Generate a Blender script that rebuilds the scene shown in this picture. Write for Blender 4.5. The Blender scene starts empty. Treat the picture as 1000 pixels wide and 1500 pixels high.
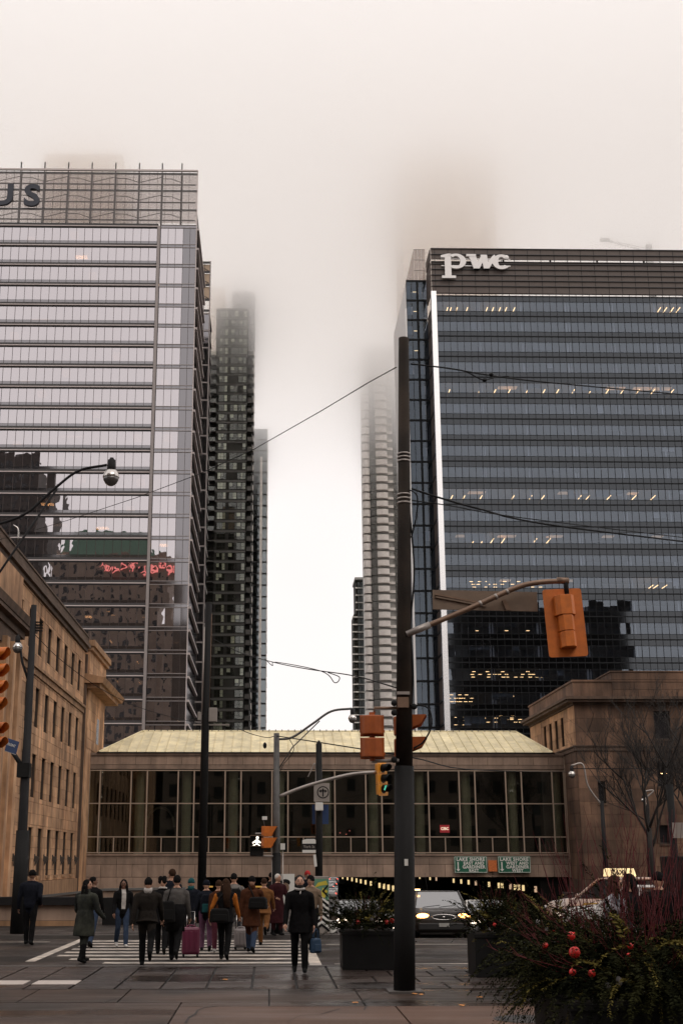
import bpy, bmesh, math, random
from mathutils import Vector, Matrix, Euler
random.seed(7)
R = math.radians
sc = bpy.context.scene
col = sc.collection

# ------------------------------------------------------------------ camera
CAM_F, CAM_CX, CAM_CY, CAM_H = 1852.0, 430.0, 750.0, 2.1
PITCH, YAW = R(15.45), R(1.04)
cam_data = bpy.data.cameras.new('camera')
cam = bpy.data.objects.new('camera', cam_data)
col.objects.link(cam)
cam_data.sensor_width = 36.0
cam_data.lens = CAM_F / 1500.0 * 36.0
cam_data.shift_x = (500.0 - CAM_CX) / 1500.0
cam_data.clip_start = 0.1
cam_data.clip_end = 6000.0
cam.location = (0, 0, CAM_H)
cam.rotation_euler = (R(90) + PITCH, 0, -YAW)
sc.camera = cam

# ------------------------------------------------------------------ sky, sun, exposure
SUN_EL, SUN_AZ = R(48), R(150)          # high sun behind thick cloud, behind and right of the viewpoint
world = bpy.data.worlds.new('World')
sc.world = world
world.use_nodes = True
wn, wl = world.node_tree.nodes, world.node_tree.links
wn.clear()
w_out = wn.new('ShaderNodeOutputWorld')
w_mix = wn.new('ShaderNodeMixShader')
w_sky = wn.new('ShaderNodeTexSky')
w_sky.sky_type = 'NISHITA'
w_sky.sun_disc = False
w_sky.sun_elevation = SUN_EL
w_sky.sun_rotation = SUN_AZ
w_sky.dust_density = 5.0
w_b1 = wn.new('ShaderNodeBackground')
w_b1.inputs['Strength'].default_value = 0.07
w_b2 = wn.new('ShaderNodeBackground')       # the even grey overcast deck
w_b2.inputs['Strength'].default_value = 1.27
w_tc = wn.new('ShaderNodeTexCoord')
w_no = wn.new('ShaderNodeTexNoise')
w_no.inputs['Scale'].default_value = 2.2
w_no.inputs['Detail'].default_value = 4.0
w_rp = wn.new('ShaderNodeValToRGB')
w_rp.color_ramp.elements[0].position = 0.25
w_rp.color_ramp.elements[0].color = (0.84, 0.785, 0.765, 1)
w_rp.color_ramp.elements[1].position = 0.75
w_rp.color_ramp.elements[1].color = (0.97, 0.925, 0.905, 1)
wl.new(w_tc.outputs['Generated'], w_no.inputs['Vector'])
wl.new(w_no.outputs['Fac'], w_rp.inputs['Fac'])
wl.new(w_rp.outputs['Color'], w_b2.inputs['Color'])
wl.new(w_sky.outputs['Color'], w_b1.inputs['Color'])
w_mix.inputs['Fac'].default_value = 0.94
wl.new(w_b1.outputs['Background'], w_mix.inputs[1])
wl.new(w_b2.outputs['Background'], w_mix.inputs[2])
wl.new(w_mix.outputs['Shader'], w_out.inputs['Surface'])

sun_data = bpy.data.lights.new('sun', 'SUN')
sun_data.energy = 0.9
sun_data.angle = R(35)
sun_data.color = (1.0, 0.93, 0.84)
sun = bpy.data.objects.new('sun', sun_data)
col.objects.link(sun)
_sd = Vector((math.sin(SUN_AZ) * math.cos(SUN_EL), math.cos(SUN_AZ) * math.cos(SUN_EL), math.sin(SUN_EL)))
sun.rotation_euler = _sd.to_track_quat('Z', 'Y').to_euler()
sun.location = (30, -40, 160)

sc.view_settings.view_transform = 'Standard'
sc.view_settings.look = 'None'
sc.view_settings.exposure = 0.0
sc.view_settings.gamma = 1.0
sc.view_settings.use_curve_mapping = False
sc.render.engine = 'CYCLES'
sc.cycles.use_denoising = True
sc.cycles.max_bounces = 16
sc.cycles.diffuse_bounces = 3
sc.cycles.glossy_bounces = 4
sc.cycles.transmission_bounces = 4
sc.cycles.transparent_max_bounces = 16
sc.cycles.volume_bounces = 12
sc.cycles.sample_clamp_indirect = 6.0

# ------------------------------------------------------------------ where a pixel of the survey lies in the place
_fw = Vector((math.sin(YAW) * math.cos(PITCH), math.cos(YAW) * math.cos(PITCH), math.sin(PITCH)))
_rt = Vector((math.cos(YAW), -math.sin(YAW), 0))
_up = _rt.cross(_fw)
def ray(px, py):
    return _fw + _rt * ((px - CAM_CX) / CAM_F) + _up * ((CAM_CY - py) / CAM_F)
def at(px, py, Y):
    r = ray(px, py); t = Y / r.y
    return Vector((r.x * t, Y, CAM_H + r.z * t))
def gnd(px, py, z=0.0):
    r = ray(px, py); t = (z - CAM_H) / r.z
    return Vector((r.x * t, r.y * t, z))

# ------------------------------------------------------------------ materials
M = {}
def _n(nt, t, **kw):
    n = nt.nodes.new(t)
    for k, v in kw.items():
        n.inputs[k.replace('_', ' ')].default_value = v
    return n
def mat(name, c, rough=0.6, metal=0.0, var=0.18, scale=2.0, bump=0.0, bscale=40.0, piece=0.0, spec=0.5,
        rvar=0.0, streak=0.0, coat=0.0, stretch=(1, 1, 1), tint=None):
    m = bpy.data.materials.new(name); m.use_nodes = True
    nt = m.node_tree; L = nt.links
    b = nt.nodes['Principled BSDF']
    b.inputs['Metallic'].default_value = metal
    b.inputs['Specular IOR Level'].default_value = spec
    if coat: b.inputs['Coat Weight'].default_value = coat; b.inputs['Coat Roughness'].default_value = 0.08
    geo = nt.nodes.new('ShaderNodeNewGeometry')
    mp = nt.nodes.new('ShaderNodeMapping'); mp.inputs['Scale'].default_value = stretch
    L.new(geo.outputs['Position'], mp.inputs['Vector'])
    no = _n(nt, 'ShaderNodeTexNoise', Scale=scale, Detail=6.0, Roughness=0.6)
    L.new(mp.outputs['Vector'], no.inputs['Vector'])
    val = nt.nodes.new('ShaderNodeMapRange')
    val.inputs['From Min'].default_value = 0.25; val.inputs['From Max'].default_value = 0.75
    val.inputs['To Min'].default_value = 1 - var; val.inputs['To Max'].default_value = 1 + var
    L.new(no.outputs['Fac'], val.inputs['Value'])
    cur = val.outputs['Result']
    if piece:
        oi = nt.nodes.new('ShaderNodeObjectInfo')
        ad = nt.nodes.new('ShaderNodeMath'); ad.operation = 'ADD'
        L.new(oi.outputs['Random'], ad.inputs[0]); L.new(geo.outputs['Random Per Island'], ad.inputs[1])
        fr = nt.nodes.new('ShaderNodeMath'); fr.operation = 'FRACT'; L.new(ad.outputs[0], fr.inputs[0])
        mr = nt.nodes.new('ShaderNodeMapRange')
        mr.inputs['To Min'].default_value = 1 - piece; mr.inputs['To Max'].default_value = 1 + piece
        L.new(fr.outputs[0], mr.inputs['Value'])
        mu = nt.nodes.new('ShaderNodeMath'); mu.operation = 'MULTIPLY'
        L.new(cur, mu.inputs[0]); L.new(mr.outputs['Result'], mu.inputs[1]); cur = mu.outputs[0]
    if streak:
        m2 = nt.nodes.new('ShaderNodeMapping'); m2.inputs['Scale'].default_value = (1.3, 1.3, 0.13)
        L.new(geo.outputs['Position'], m2.inputs['Vector'])
        n2 = _n(nt, 'ShaderNodeTexNoise', Scale=1.0, Detail=5.0, Roughness=0.65)
        L.new(m2.outputs['Vector'], n2.inputs['Vector'])
        r2 = nt.nodes.new('ShaderNodeMapRange')
        r2.inputs['From Min'].default_value = 0.35; r2.inputs['From Max'].default_value = 0.65
        r2.inputs['To Min'].default_value = 1 - streak; r2.inputs['To Max'].default_value = 1.08
        L.new(n2.outputs['Fac'], r2.inputs['Value'])
        mu = nt.nodes.new('ShaderNodeMath'); mu.operation = 'MULTIPLY'
        L.new(cur, mu.inputs[0]); L.new(r2.outputs['Result'], mu.inputs[1]); cur = mu.outputs[0]
    vm = nt.nodes.new('ShaderNodeVectorMath'); vm.operation = 'SCALE'
    if tint:
        n3 = _n(nt, 'ShaderNodeTexNoise', Scale=scale * 0.45, Detail=3.0)
        L.new(geo.outputs['Position'], n3.inputs['Vector'])
        r3 = nt.nodes.new('ShaderNodeMapRange'); r3.inputs['From Min'].default_value = 0.38; r3.inputs['From Max'].default_value = 0.62
        L.new(n3.outputs['Fac'], r3.inputs['Value'])
        mx = nt.nodes.new('ShaderNodeMix'); mx.data_type = 'RGBA'
        mx.inputs[6].default_value = (*c, 1); mx.inputs[7].default_value = (*tint, 1)
        L.new(r3.outputs['Result'], mx.inputs[0]); L.new(mx.outputs[2], vm.inputs[0])
    else:
        vm.inputs[0].default_value = c
    L.new(cur, vm.inputs['Scale']); L.new(vm.outputs['Vector'], b.inputs['Base Color'])
    if rvar:
        rr = nt.nodes.new('ShaderNodeMapRange')
        rr.inputs['From Min'].default_value = 0.4; rr.inputs['From Max'].default_value = 0.62
        rr.inputs['To Min'].default_value = max(0.05, rough - rvar); rr.inputs['To Max'].default_value = min(1, rough + rvar)
        n4 = _n(nt, 'ShaderNodeTexNoise', Scale=scale * 0.35, Detail=5.0, Roughness=0.6)
        m4 = nt.nodes.new('ShaderNodeMapping'); m4.inputs['Location'].default_value = (3.1, 7.7, 0); m4.inputs['Scale'].default_value = stretch
        L.new(geo.outputs['Position'], m4.inputs['Vector']); L.new(m4.outputs['Vector'], n4.inputs['Vector'])
        L.new(n4.outputs['Fac'], rr.inputs['Value']); L.new(rr.outputs['Result'], b.inputs['Roughness'])
    else:
        b.inputs['Roughness'].default_value = rough
    if bump:
        nb = _n(nt, 'ShaderNodeTexNoise', Scale=bscale, Detail=4.0)
        L.new(geo.outputs['Position'], nb.inputs['Vector'])
        bp = nt.nodes.new('ShaderNodeBump'); bp.inputs['Strength'].default_value = bump; bp.inputs['Distance'].default_value = 0.02
        L.new(nb.outputs['Fac'], bp.inputs['Height']); L.new(bp.outputs['Normal'], b.inputs['Normal'])
    M[name] = m
    return m
def glass(name, refl, gloss_col, trans_col, rough=0.01, edge=0.35, wob=0.0, wscale=0.5):
    m = bpy.data.materials.new(name); m.use_nodes = True
    nt = m.node_tree; L = nt.links; nt.nodes.clear()
    out = nt.nodes.new('ShaderNodeOutputMaterial')
    tr = nt.nodes.new('ShaderNodeBsdfTransparent'); tr.inputs['Color'].default_value = (*trans_col, 1)
    gl = nt.nodes.new('ShaderNodeBsdfGlossy'); gl.inputs['Color'].default_value = (*gloss_col, 1); gl.inputs['Roughness'].default_value = rough
    lw = nt.nodes.new('ShaderNodeLayerWeight'); lw.inputs['Blend'].default_value = 0.25
    mr = nt.nodes.new('ShaderNodeMapRange'); mr.inputs['To Min'].default_value = refl; mr.inputs['To Max'].default_value = min(1.0, refl + edge)
    L.new(lw.outputs['Fresnel'], mr.inputs['Value'])
    mx = nt.nodes.new('ShaderNodeMixShader')
    L.new(mr.outputs['Result'], mx.inputs['Fac']); L.new(tr.outputs[0], mx.inputs[1]); L.new(gl.outputs[0], mx.inputs[2])
    if wob:                                  # slight roller-wave in the sheet
        geo = nt.nodes.new('ShaderNodeNewGeometry')
        nb = _n(nt, 'ShaderNodeTexNoise', Scale=wscale, Detail=1.5)
        L.new(geo.outputs['Position'], nb.inputs['Vector'])
        bp = nt.nodes.new('ShaderNodeBump'); bp.inputs['Strength'].default_value = wob; bp.inputs['Distance'].default_value = 0.05
        L.new(nb.outputs['Fac'], bp.inputs['Height']); L.new(bp.outputs['Normal'], gl.inputs['Normal'])
    L.new(mx.outputs[0], out.inputs['Surface'])
    M[name] = m
    return m
def emit(name, c, s):
    m = bpy.data.materials.new(name); m.use_nodes = True
    b = m.node_tree.nodes['Principled BSDF']
    b.inputs['Base Color'].default_value = (*c, 1)
    b.inputs['Emission Color'].default_value = (*c, 1)
    b.inputs['Emission Strength'].default_value = s
    M[name] = m
    return m

mat('asphalt', (0.040, 0.029, 0.023), rough=0.66, var=0.3, scale=1.4, bump=0.5, bscale=90, rvar=0.22, tint=(0.018, 0.014, 0.012), spec=.25)
mat('concrete_walk', (0.058, 0.036, 0.026), rough=0.48, var=0.3, scale=0.9, bump=0.25, bscale=60, rvar=0.28, stretch=(0.35, 1.6, 1), tint=(0.024, 0.018, 0.015), piece=0.1, spec=.26)
mat('concrete_dry', (0.125, 0.068, 0.046), rough=0.6, var=0.25, scale=0.8, bump=0.25, bscale=60, rvar=0.2, stretch=(0.3, 1.6, 1), tint=(0.085, 0.052, 0.038), piece=0.06, spec=.25)
mat('granite_slab', (0.050, 0.035, 0.029), rough=0.44, var=0.28, scale=1.1, bump=0.2, bscale=70, rvar=0.26, stretch=(0.5, 1.5, 1), piece=0.13, tint=(0.026, 0.019, 0.017), spec=.3)
mat('disc_dark', (0.016, 0.014, 0.013), rough=0.5, var=0.4, scale=14, bump=0.6, bscale=45)
mat('joint_dark', (0.02, 0.018, 0.017), rough=0.8)
mat('kerb_stone', (0.07, 0.06, 0.055), rough=0.6, bump=0.2)
mat('road_paint', (0.52, 0.45, 0.38), rough=0.5, var=0.6, scale=3.2, bump=0.2, tint=(0.38, 0.34, 0.30))
mat('yellow_paint', (0.5, 0.36, 0.1), rough=0.5, var=0.4, scale=4)
mat('tactile_plate', (0.48, 0.42, 0.38), rough=0.5, var=0.15, scale=6)
mat('earth', (0.05, 0.045, 0.04), rough=0.9)
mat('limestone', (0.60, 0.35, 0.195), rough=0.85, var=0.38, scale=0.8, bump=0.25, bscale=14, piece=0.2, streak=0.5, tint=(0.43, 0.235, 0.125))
mat('limestone_trim', (0.36, 0.205, 0.11), rough=0.85, var=0.25, scale=1.0, bump=0.2, bscale=14, streak=0.45, piece=0.05)
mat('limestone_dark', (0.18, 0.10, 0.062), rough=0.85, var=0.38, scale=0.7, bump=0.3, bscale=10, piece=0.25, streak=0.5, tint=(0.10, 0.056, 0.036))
mat('trim_dark', (0.11, 0.068, 0.046), rough=0.85, var=0.3, scale=1.0, streak=0.4)
mat('mortar', (0.05, 0.033, 0.024), rough=0.9)
mat('window_dark', (0.018, 0.016, 0.018), rough=0.16, var=0.3, scale=0.6, spec=0.6)
mat('bronze', (0.05, 0.042, 0.036), rough=0.5)
mat('precast', (0.31, 0.215, 0.16), rough=0.8, var=0.2, scale=1.2, bump=0.1, piece=0.1, streak=0.3)
mat('precast_ledge', (0.235, 0.165, 0.124), rough=0.8, var=0.2, scale=1.2, streak=0.35, piece=0.04)
mat('mullion_cream', (0.34, 0.255, 0.19), rough=0.45, var=0.1)
mat('roof_metal', (0.66, 0.57, 0.36), rough=0.55, var=0.2, scale=0.7, piece=0.09, streak=0.2)
mat('column_green', (0.27, 0.275, 0.235), rough=0.7, var=0.15)
mat('interior_dark', (0.040, 0.042, 0.038), rough=0.9)
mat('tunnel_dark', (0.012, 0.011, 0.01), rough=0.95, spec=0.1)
mat('alu_frame', (0.26, 0.225, 0.215), rough=0.45, var=0.1, metal=0.2)
mat('alu_light', (0.50, 0.43, 0.41), rough=0.45, var=0.08)
mat('dark_band', (0.035, 0.03, 0.03), rough=0.5)
mat('brown_mullion', (0.06, 0.045, 0.04), rough=0.6, spec=.2)
mat('navy_letter', (0.018, 0.02, 0.032), rough=0.5)
mat('white_letter', (0.80, 0.76, 0.74), rough=0.5, var=0.04)
mat('white_panel', (0.80, 0.77, 0.755), rough=0.5, var=0.05)
mat('louvre_brown', (0.085, 0.062, 0.052), rough=0.6, var=0.1)
mat('pwc_frame', (0.012, 0.0125, 0.014), rough=0.6, spec=.15)
mat('slab_grey', (0.12, 0.115, 0.11), rough=0.8)
mat('office_wall', (0.21, 0.22, 0.235), rough=0.9, var=0.35, scale=0.22)
mat('condo_frame', (0.026, 0.025, 0.022), rough=0.8, spec=.15)
mat('condo_slab', (0.05, 0.047, 0.042), rough=0.7)
mat('condo_pale', (0.55, 0.52, 0.49), rough=0.6, var=0.1)
mat('blind', (0.62, 0.62, 0.55), rough=0.8, piece=0.5, var=0.3, scale=0.7)
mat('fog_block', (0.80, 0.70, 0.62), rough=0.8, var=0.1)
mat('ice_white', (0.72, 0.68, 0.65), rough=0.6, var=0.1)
mat('ice_grey', (0.30, 0.295, 0.28), rough=0.6)
glass('telus_glass', 0.54, (0.95, 0.905, 0.94), (0.40, 0.36, 0.34), edge=0.3, wob=0.14, wscale=0.45)
glass('telus_spandrel', 0.27, (0.88, 0.85, 0.89), (0.16, 0.14, 0.14), rough=0.06, edge=0.3)
glass('screen_glass', 0.06, (0.95, 0.90, 0.88), (0.70, 0.675, 0.665), edge=0.15)
glass('pwc_glass', 0.105, (0.82, 0.90, 1.0), (0.58, 0.61, 0.66), edge=0.3, wob=0.03)
glass('pwc_spandrel', 0.072, (0.84, 0.90, 0.98), (0.07, 0.075, 0.085), rough=0.05, edge=0.2)
glass('bridge_glass', 0.06, (0.90, 0.93, 0.90), (0.72, 0.72, 0.66), edge=0.2)
glass('condo_glass', 0.06, (0.9, 0.92, 0.9), (0.74, 0.75, 0.71), edge=0.2)
glass('blue_glass', 0.22, (0.80, 0.88, 0.92), (0.05, 0.06, 0.065), rough=0.03, edge=0.3, wob=0.1, wscale=0.2)
glass('car_glass', 0.30, (0.95, 0.95, 0.95), (0.25, 0.24, 0.23), edge=0.4)
emit('warm_strip', (1.0, 0.60, 0.26), 7.0)
emit('office_glow', (1.0, 0.66, 0.42), 0.55)
emit('tunnel_lamp', (1.0, 0.74, 0.36), 0.95)
emit('yellow_strip', (1.0, 0.55, 0.13), 0.45)
emit('headlight_lit', (1.0, 0.45, 0.13), 7.0)
emit('headlight_white', (1.0, 0.80, 0.62), 4.0)
emit('tail_lit', (1.0, 0.10, 0.05), 3.0)
emit('walk_lit', (1.0, 0.92, 0.80), 1.6)
emit('green_lit', (0.10, 0.6, 0.42), 0.35)
emit('neon_red', (1.0, 0.28, 0.25), 0.8)
glass('bright_fin', 0.90, (0.97, 0.95, 0.94), (0.9, 0.88, 0.86), rough=0.25, edge=0.05)
emit('taxi_sign_lit', (1.0, 0.78, 0.42), 0.75)
emit('red_sign_lit', (0.75, 0.06, 0.09), 0.5)
emit('reflect_red', (1.0, 0.1, 0.1), 1.2)
mat('pole_wood', (0.020, 0.0155, 0.013), rough=0.75, spec=.12, var=0.45, scale=3, bump=0.4, bscale=25, stretch=(1, 1, 0.25), tint=(0.034, 0.025, 0.019))
mat('pole_black', (0.014, 0.0135, 0.0135), rough=0.65, spec=.12, var=0.2)
mat('pole_steel', (0.085, 0.08, 0.077), rough=0.6, var=0.3, scale=5, metal=0.3)
mat('pole_dark', (0.02, 0.019, 0.02), rough=0.6, spec=.12)
mat('galv', (0.34, 0.30, 0.275), rough=0.45, var=0.15, scale=5, metal=0.5)
mat('rust_arm', (0.20, 0.125, 0.085), rough=0.5, var=0.25, scale=6, metal=0.4)
mat('lamp_chrome', (0.62, 0.58, 0.55), rough=0.22, metal=0.9, var=0.05)
mat('lamp_glass', (0.10, 0.09, 0.085), rough=0.12, var=0.05, spec=0.8)
mat('wire', (0.012, 0.012, 0.013), rough=0.7, spec=.12)
mat('signal_amber', (0.56, 0.14, 0.012), rough=0.55, var=0.22, scale=6, streak=0.25, bump=.1)
mat('signal_deep', (0.46, 0.10, 0.012), rough=0.55, var=0.22, scale=6, streak=0.3)
mat('signal_yellow', (0.72, 0.29, 0.03), rough=0.45, var=0.1, scale=8)
mat('signal_black', (0.012, 0.011, 0.011), rough=0.5, spec=.12)
mat('lens_dark', (0.03, 0.02, 0.015), rough=0.2)
mat('sign_back', (0.17, 0.115, 0.08), rough=0.6, var=0.15, scale=6)
mat('sign_green', (0.008, 0.10, 0.055), rough=0.5, var=0.1)
mat('sign_white', (0.66, 0.64, 0.60), rough=0.5, var=0.05)
mat('sign_grey', (0.27, 0.235, 0.21), rough=0.5)
mat('sign_blue', (0.018, 0.045, 0.13), rough=0.5)
mat('sign_orange', (0.50, 0.13, 0.03), rough=0.5, var=0.35, scale=9)
mat('planter_black', (0.011, 0.0105, 0.0105), rough=0.55, spec=.12, var=0.2)
mat('soil', (0.02, 0.015, 0.012), rough=0.9)
mat('evergreen', (0.008, 0.0095, 0.005), rough=0.85, spec=.03, var=0.4, scale=5, piece=0.5, tint=(0.024, 0.024, 0.009))
mat('evergreen_pale', (0.13, 0.105, 0.028), rough=0.8, spec=.05, var=0.3, scale=5, piece=0.4)
mat('dogwood', (0.085, 0.011, 0.013), rough=0.6, spec=.2, piece=0.3)
mat('bauble_red', (0.60, 0.022, 0.018), rough=0.4, var=0.25, scale=30)
mat('cone_grey', (0.24, 0.22, 0.22), rough=0.7)
mat('bark', (0.022, 0.018, 0.016), rough=0.9, bump=0.4, bscale=30)
mat('copper_green', (0.12, 0.20, 0.15), rough=0.7, var=0.2)
mat('hotel_stone', (0.20, 0.155, 0.125), rough=0.9, var=0.3, scale=0.15)
mat('block_dark', (0.055, 0.045, 0.04), rough=0.8, var=0.4, scale=0.08)
mat('hotel_window', (0.02, 0.02, 0.022), rough=0.2)
mat('dark_tower', (0.022, 0.021, 0.021), rough=0.6, spec=.12)
mat('leaf_orange', (0.55, 0.22, 0.05), rough=0.7)

# ------------------------------------------------------------------ mesh helpers
class MB:
    """collects shapes for one mesh object; every shape remembers the material slot in use"""
    def __init__(s): s.v = []; s.f = []; s.mi = []; s.m = 0; s.mx = None; s.smooth = []; s.sm = False
    def add(s, vs, fs):
        o = len(s.v)
        s.v += [tuple(s.mx @ Vector(p)) if s.mx else tuple(p) for p in vs]
        for f in fs: s.f.append([i + o for i in f]); s.mi.append(s.m); s.smooth.append(s.sm)
    def box(s, x0, x1, y0, y1, z0, z1):
        s.add([(x0,y0,z0),(x1,y0,z0),(x1,y1,z0),(x0,y1,z0),(x0,y0,z1),(x1,y0,z1),(x1,y1,z1),(x0,y1,z1)],
              [(0,3,2,1),(4,5,6,7),(0,1,5,4),(1,2,6,5),(2,3,7,6),(3,0,4,7)])
        return s
    def prism(s, pts, axis, a, b):
        """polygon pts (2-d) pushed from a to b along an axis"""
        n = len(pts)
        def P(p, t): return {'x': (t, p[0], p[1]), 'y': (p[0], t, p[1]), 'z': (p[0], p[1], t)}[axis]
        vs = [P(p, a) for p in pts] + [P(p, b) for p in pts]
        fs = [tuple(range(n)), tuple(range(2*n-1, n-1, -1))] + [(i, i+n, (i+1) % n + n, (i+1) % n) for i in range(n)]
        s.add(vs, fs); return s
    def tube(s, path, r, n=8, cap=True):
        path = [Vector(p) for p in path]
        if not hasattr(r, '__len__'): r = [r] * len(path)
        vs = []; fs = []; prev = None
        for i, p in enumerate(path):
            d = (path[min(i+1, len(path)-1)] - path[max(i-1, 0)]).normalized()
            ref = prev if prev is not None else (Vector((0,0,1)) if abs(d.z) < 0.9 else Vector((1,0,0)))
            a = (ref - d * ref.dot(d)).normalized(); b = d.cross(a); prev = a
            for k in range(n):
                t = 2*math.pi*k/n
                rr = r[i]
                rx, ry = rr if hasattr(rr, '__len__') else (rr, rr)
                vs.append(p + a*math.cos(t)*rx + b*math.sin(t)*ry)
        for i in range(len(path)-1):
            for k in range(n):
                fs.append((i*n+k, i*n+(k+1) % n, (i+1)*n+(k+1) % n, (i+1)*n+k))
        if cap: fs += [tuple(range(n-1, -1, -1)), tuple(range((len(path)-1)*n, len(path)*n))]
        s.add(vs, fs); return s
    def lathe(s, prof, c=(0,0,0), n=14, axis='z'):
        vs = []; fs = []
        for (r, h) in prof:
            for k in range(n):
                t = 2*math.pi*k/n; u, w = r*math.cos(t), r*math.sin(t)
                vs.append({'z': (c[0]+u, c[1]+w, c[2]+h), 'y': (c[0]+u, c[1]+h, c[2]+w), 'x': (c[0]+h, c[1]+u, c[2]+w)}[axis])
        m = len(prof)
        for i in range(m-1):
            for k in range(n): fs.append((i*n+k, i*n+(k+1) % n, (i+1)*n+(k+1) % n, (i+1)*n+k))
        fs += [tuple(range(n-1, -1, -1)), tuple(range((m-1)*n, m*n))]
        s.add(vs, fs); return s
    def ball(s, c, r, nu=10, nv=7):
        if not hasattr(r, '__len__'): r = (r, r, r)
        prof = []
        vs = [(c[0], c[1], c[2]-r[2])]; fs = []
        for i in range(1, nv):
            ph = -math.pi/2 + math.pi*i/nv
            for k in range(nu):
                t = 2*math.pi*k/nu
                vs.append((c[0]+r[0]*math.cos(ph)*math.cos(t), c[1]+r[1]*math.cos(ph)*math.sin(t), c[2]+r[2]*math.sin(ph)))
        vs.append((c[0], c[1], c[2]+r[2])); e = len(vs)-1
        for k in range(nu): fs.append((0, 1+(k+1) % nu, 1+k)); fs.append((e, 1+(nv-2)*nu+k, 1+(nv-2)*nu+(k+1) % nu))
        for i in range(nv-2):
            for k in range(nu): fs.append((1+i*nu+k, 1+i*nu+(k+1) % nu, 1+(i+1)*nu+(k+1) % nu, 1+(i+1)*nu+k))
        s.add(vs, fs); return s
    def mesh(s, name, mats, fix=True):
        me = bpy.data.meshes.new(name)
        me.from_pydata(s.v, [], s.f)
        for m in (mats if isinstance(mats, (list, tuple)) else [mats]): me.materials.append(M[m] if isinstance(m, str) else m)
        me.polygons.foreach_set('material_index', s.mi)
        me.polygons.foreach_set('use_smooth', s.smooth)
        if fix:
            bm = bmesh.new(); bm.from_mesh(me); bmesh.ops.recalc_face_normals(bm, faces=bm.faces); bm.to_mesh(me); bm.free()
        me.update()
        return me
    def obj(s, name, mats, parent=None, loc=None, rot=None, bevel=0, **tags):
        return put(name, s.mesh(name, mats), parent, loc, rot, bevel=bevel, **tags)
def put(name, me, parent=None, loc=None, rot=None, scale=None, bevel=0, **tags):
    o = bpy.data.objects.new(name, me)
    col.objects.link(o)
    if parent is not None: o.parent = parent
    if loc is not None: o.location = loc
    if rot is not None: o.rotation_euler = rot
    if scale is not None: o.scale = scale
    if bevel:
        b = o.modifiers.new('edge', 'BEVEL'); b.width = bevel; b.segments = 2; b.limit_method = 'ANGLE'
    for k, v in tags.items(): o[k] = v
    return o
def thing(name, label, cat, loc=(0,0,0), rz=0.0, group=None, rot=None):
    o = bpy.data.objects.new(name, None); col.objects.link(o)
    o.empty_display_size = 0.2
    o.location = loc; o.rotation_euler = rot if rot else (0, 0, rz)
    o['label'] = label; o['category'] = cat
    if group: o['group'] = group
    return o
_unit = {}
def slab(name, m, x0, x1, y0, y1, z0, z1, parent=None, rot=None, **tags):
    """a box piece that shares one unit mesh with its alike"""
    if m not in _unit: _unit[m] = MB().box(-.5,.5,-.5,.5,-.5,.5).mesh('piece_' + m, m)
    return put(name, _unit[m], parent, ((x0+x1)/2, (y0+y1)/2, (z0+z1)/2), rot, (x1-x0, y1-y0, z1-z0), **tags)
def text_mesh(body, size, m, depth=0.01, bold=0.0, align='CENTER', space=1.0):
    cu = bpy.data.curves.new('lettering', 'FONT')
    cu.body = body; cu.size = size; cu.extrude = depth; cu.offset = bold; cu.align_x = align; cu.align_y = 'CENTER'
    cu.space_character = space; cu.resolution_u = 3
    o = bpy.data.objects.new('lettering', cu); col.objects.link(o)
    dg = bpy.context.evaluated_depsgraph_get()
    me = bpy.data.meshes.new_from_object(o.evaluated_get(dg))
    bpy.data.objects.remove(o); bpy.data.curves.remove(cu)
    me.materials.clear(); me.materials.append(M[m])
    return me
def cut_rects(rect, holes):
    out = [rect]
    for (a, b, c, d) in holes:
        nxt = []
        for (u0, u1, v0, v1) in out:
            if b <= u0 or a >= u1 or d <= v0 or c >= v1: nxt.append((u0, u1, v0, v1)); continue
            if v0 < c: nxt.append((u0, u1, v0, c))
            if d < v1: nxt.append((u0, u1, d, v1))
            w0, w1 = max(v0, c), min(v1, d)
            if u0 < a: nxt.append((u0, a, w0, w1))
            if b < u1: nxt.append((b, u1, w0, w1))
        out = nxt
    return out
def ashlar(u0, u1, v0, v1, holes, course, length, rng):
    out = []; v = v0; k = 0
    while v < v1 - 0.05:
        w = min(v1, v + course)
        u = u0; first = True
        while u < u1 - 0.05:
            l = length * rng.uniform(0.7, 1.3) * (0.5 if first and k % 2 else 1); first = False
            e = min(u1, u + l)
            if u1 - e < 0.3: e = u1
            for r in cut_rects((u, e, v, w), holes):
                if r[1]-r[0] > 0.06 and r[3]-r[2] > 0.06: out.append(r)
            u = e
        v = w; k += 1
    return out

# ------------------------------------------------------------------ ground, roads, pavements
def sheet(name, m, quads, **t):
    b = MB()
    for q in quads: b.add(q, [tuple(range(len(q)))])
    return b.obj(name, m, kind='structure', **t)
sheet('ground', 'earth', [[(-3000,-3000,-5.0),(3000,-3000,-5.0),(3000,3000,-5.0),(-3000,3000,-5.0)]])
ROAD_Z = -0.03
KERB_Y, FAR_Y = 28.1, 38.2
sheet('front_road', 'asphalt', [[(-160,KERB_Y-0.05,ROAD_Z),(160,KERB_Y-0.05,ROAD_Z),(160,FAR_Y,ROAD_Z),(-160,FAR_Y,ROAD_Z)]])
def ramp_z(Y):
    if Y < FAR_Y: return ROAD_Z
    if Y < 94: return ROAD_Z - 3.75 * ((Y-FAR_Y)/(94-FAR_Y))**1.08
    if Y < 195: return ROAD_Z - 3.75
    if Y < 330: return ROAD_Z - 3.75 + 3.6*(0.5-0.5*math.cos(math.pi*(Y-195)/135))
    return ROAD_Z - 0.15
ys = [FAR_Y,41,44,47,50,54,58,62,66,70,75,80,85,90,94,120,150,195,210,225,240,255,270,285,300,315,330,700]
rb = MB()
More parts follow.
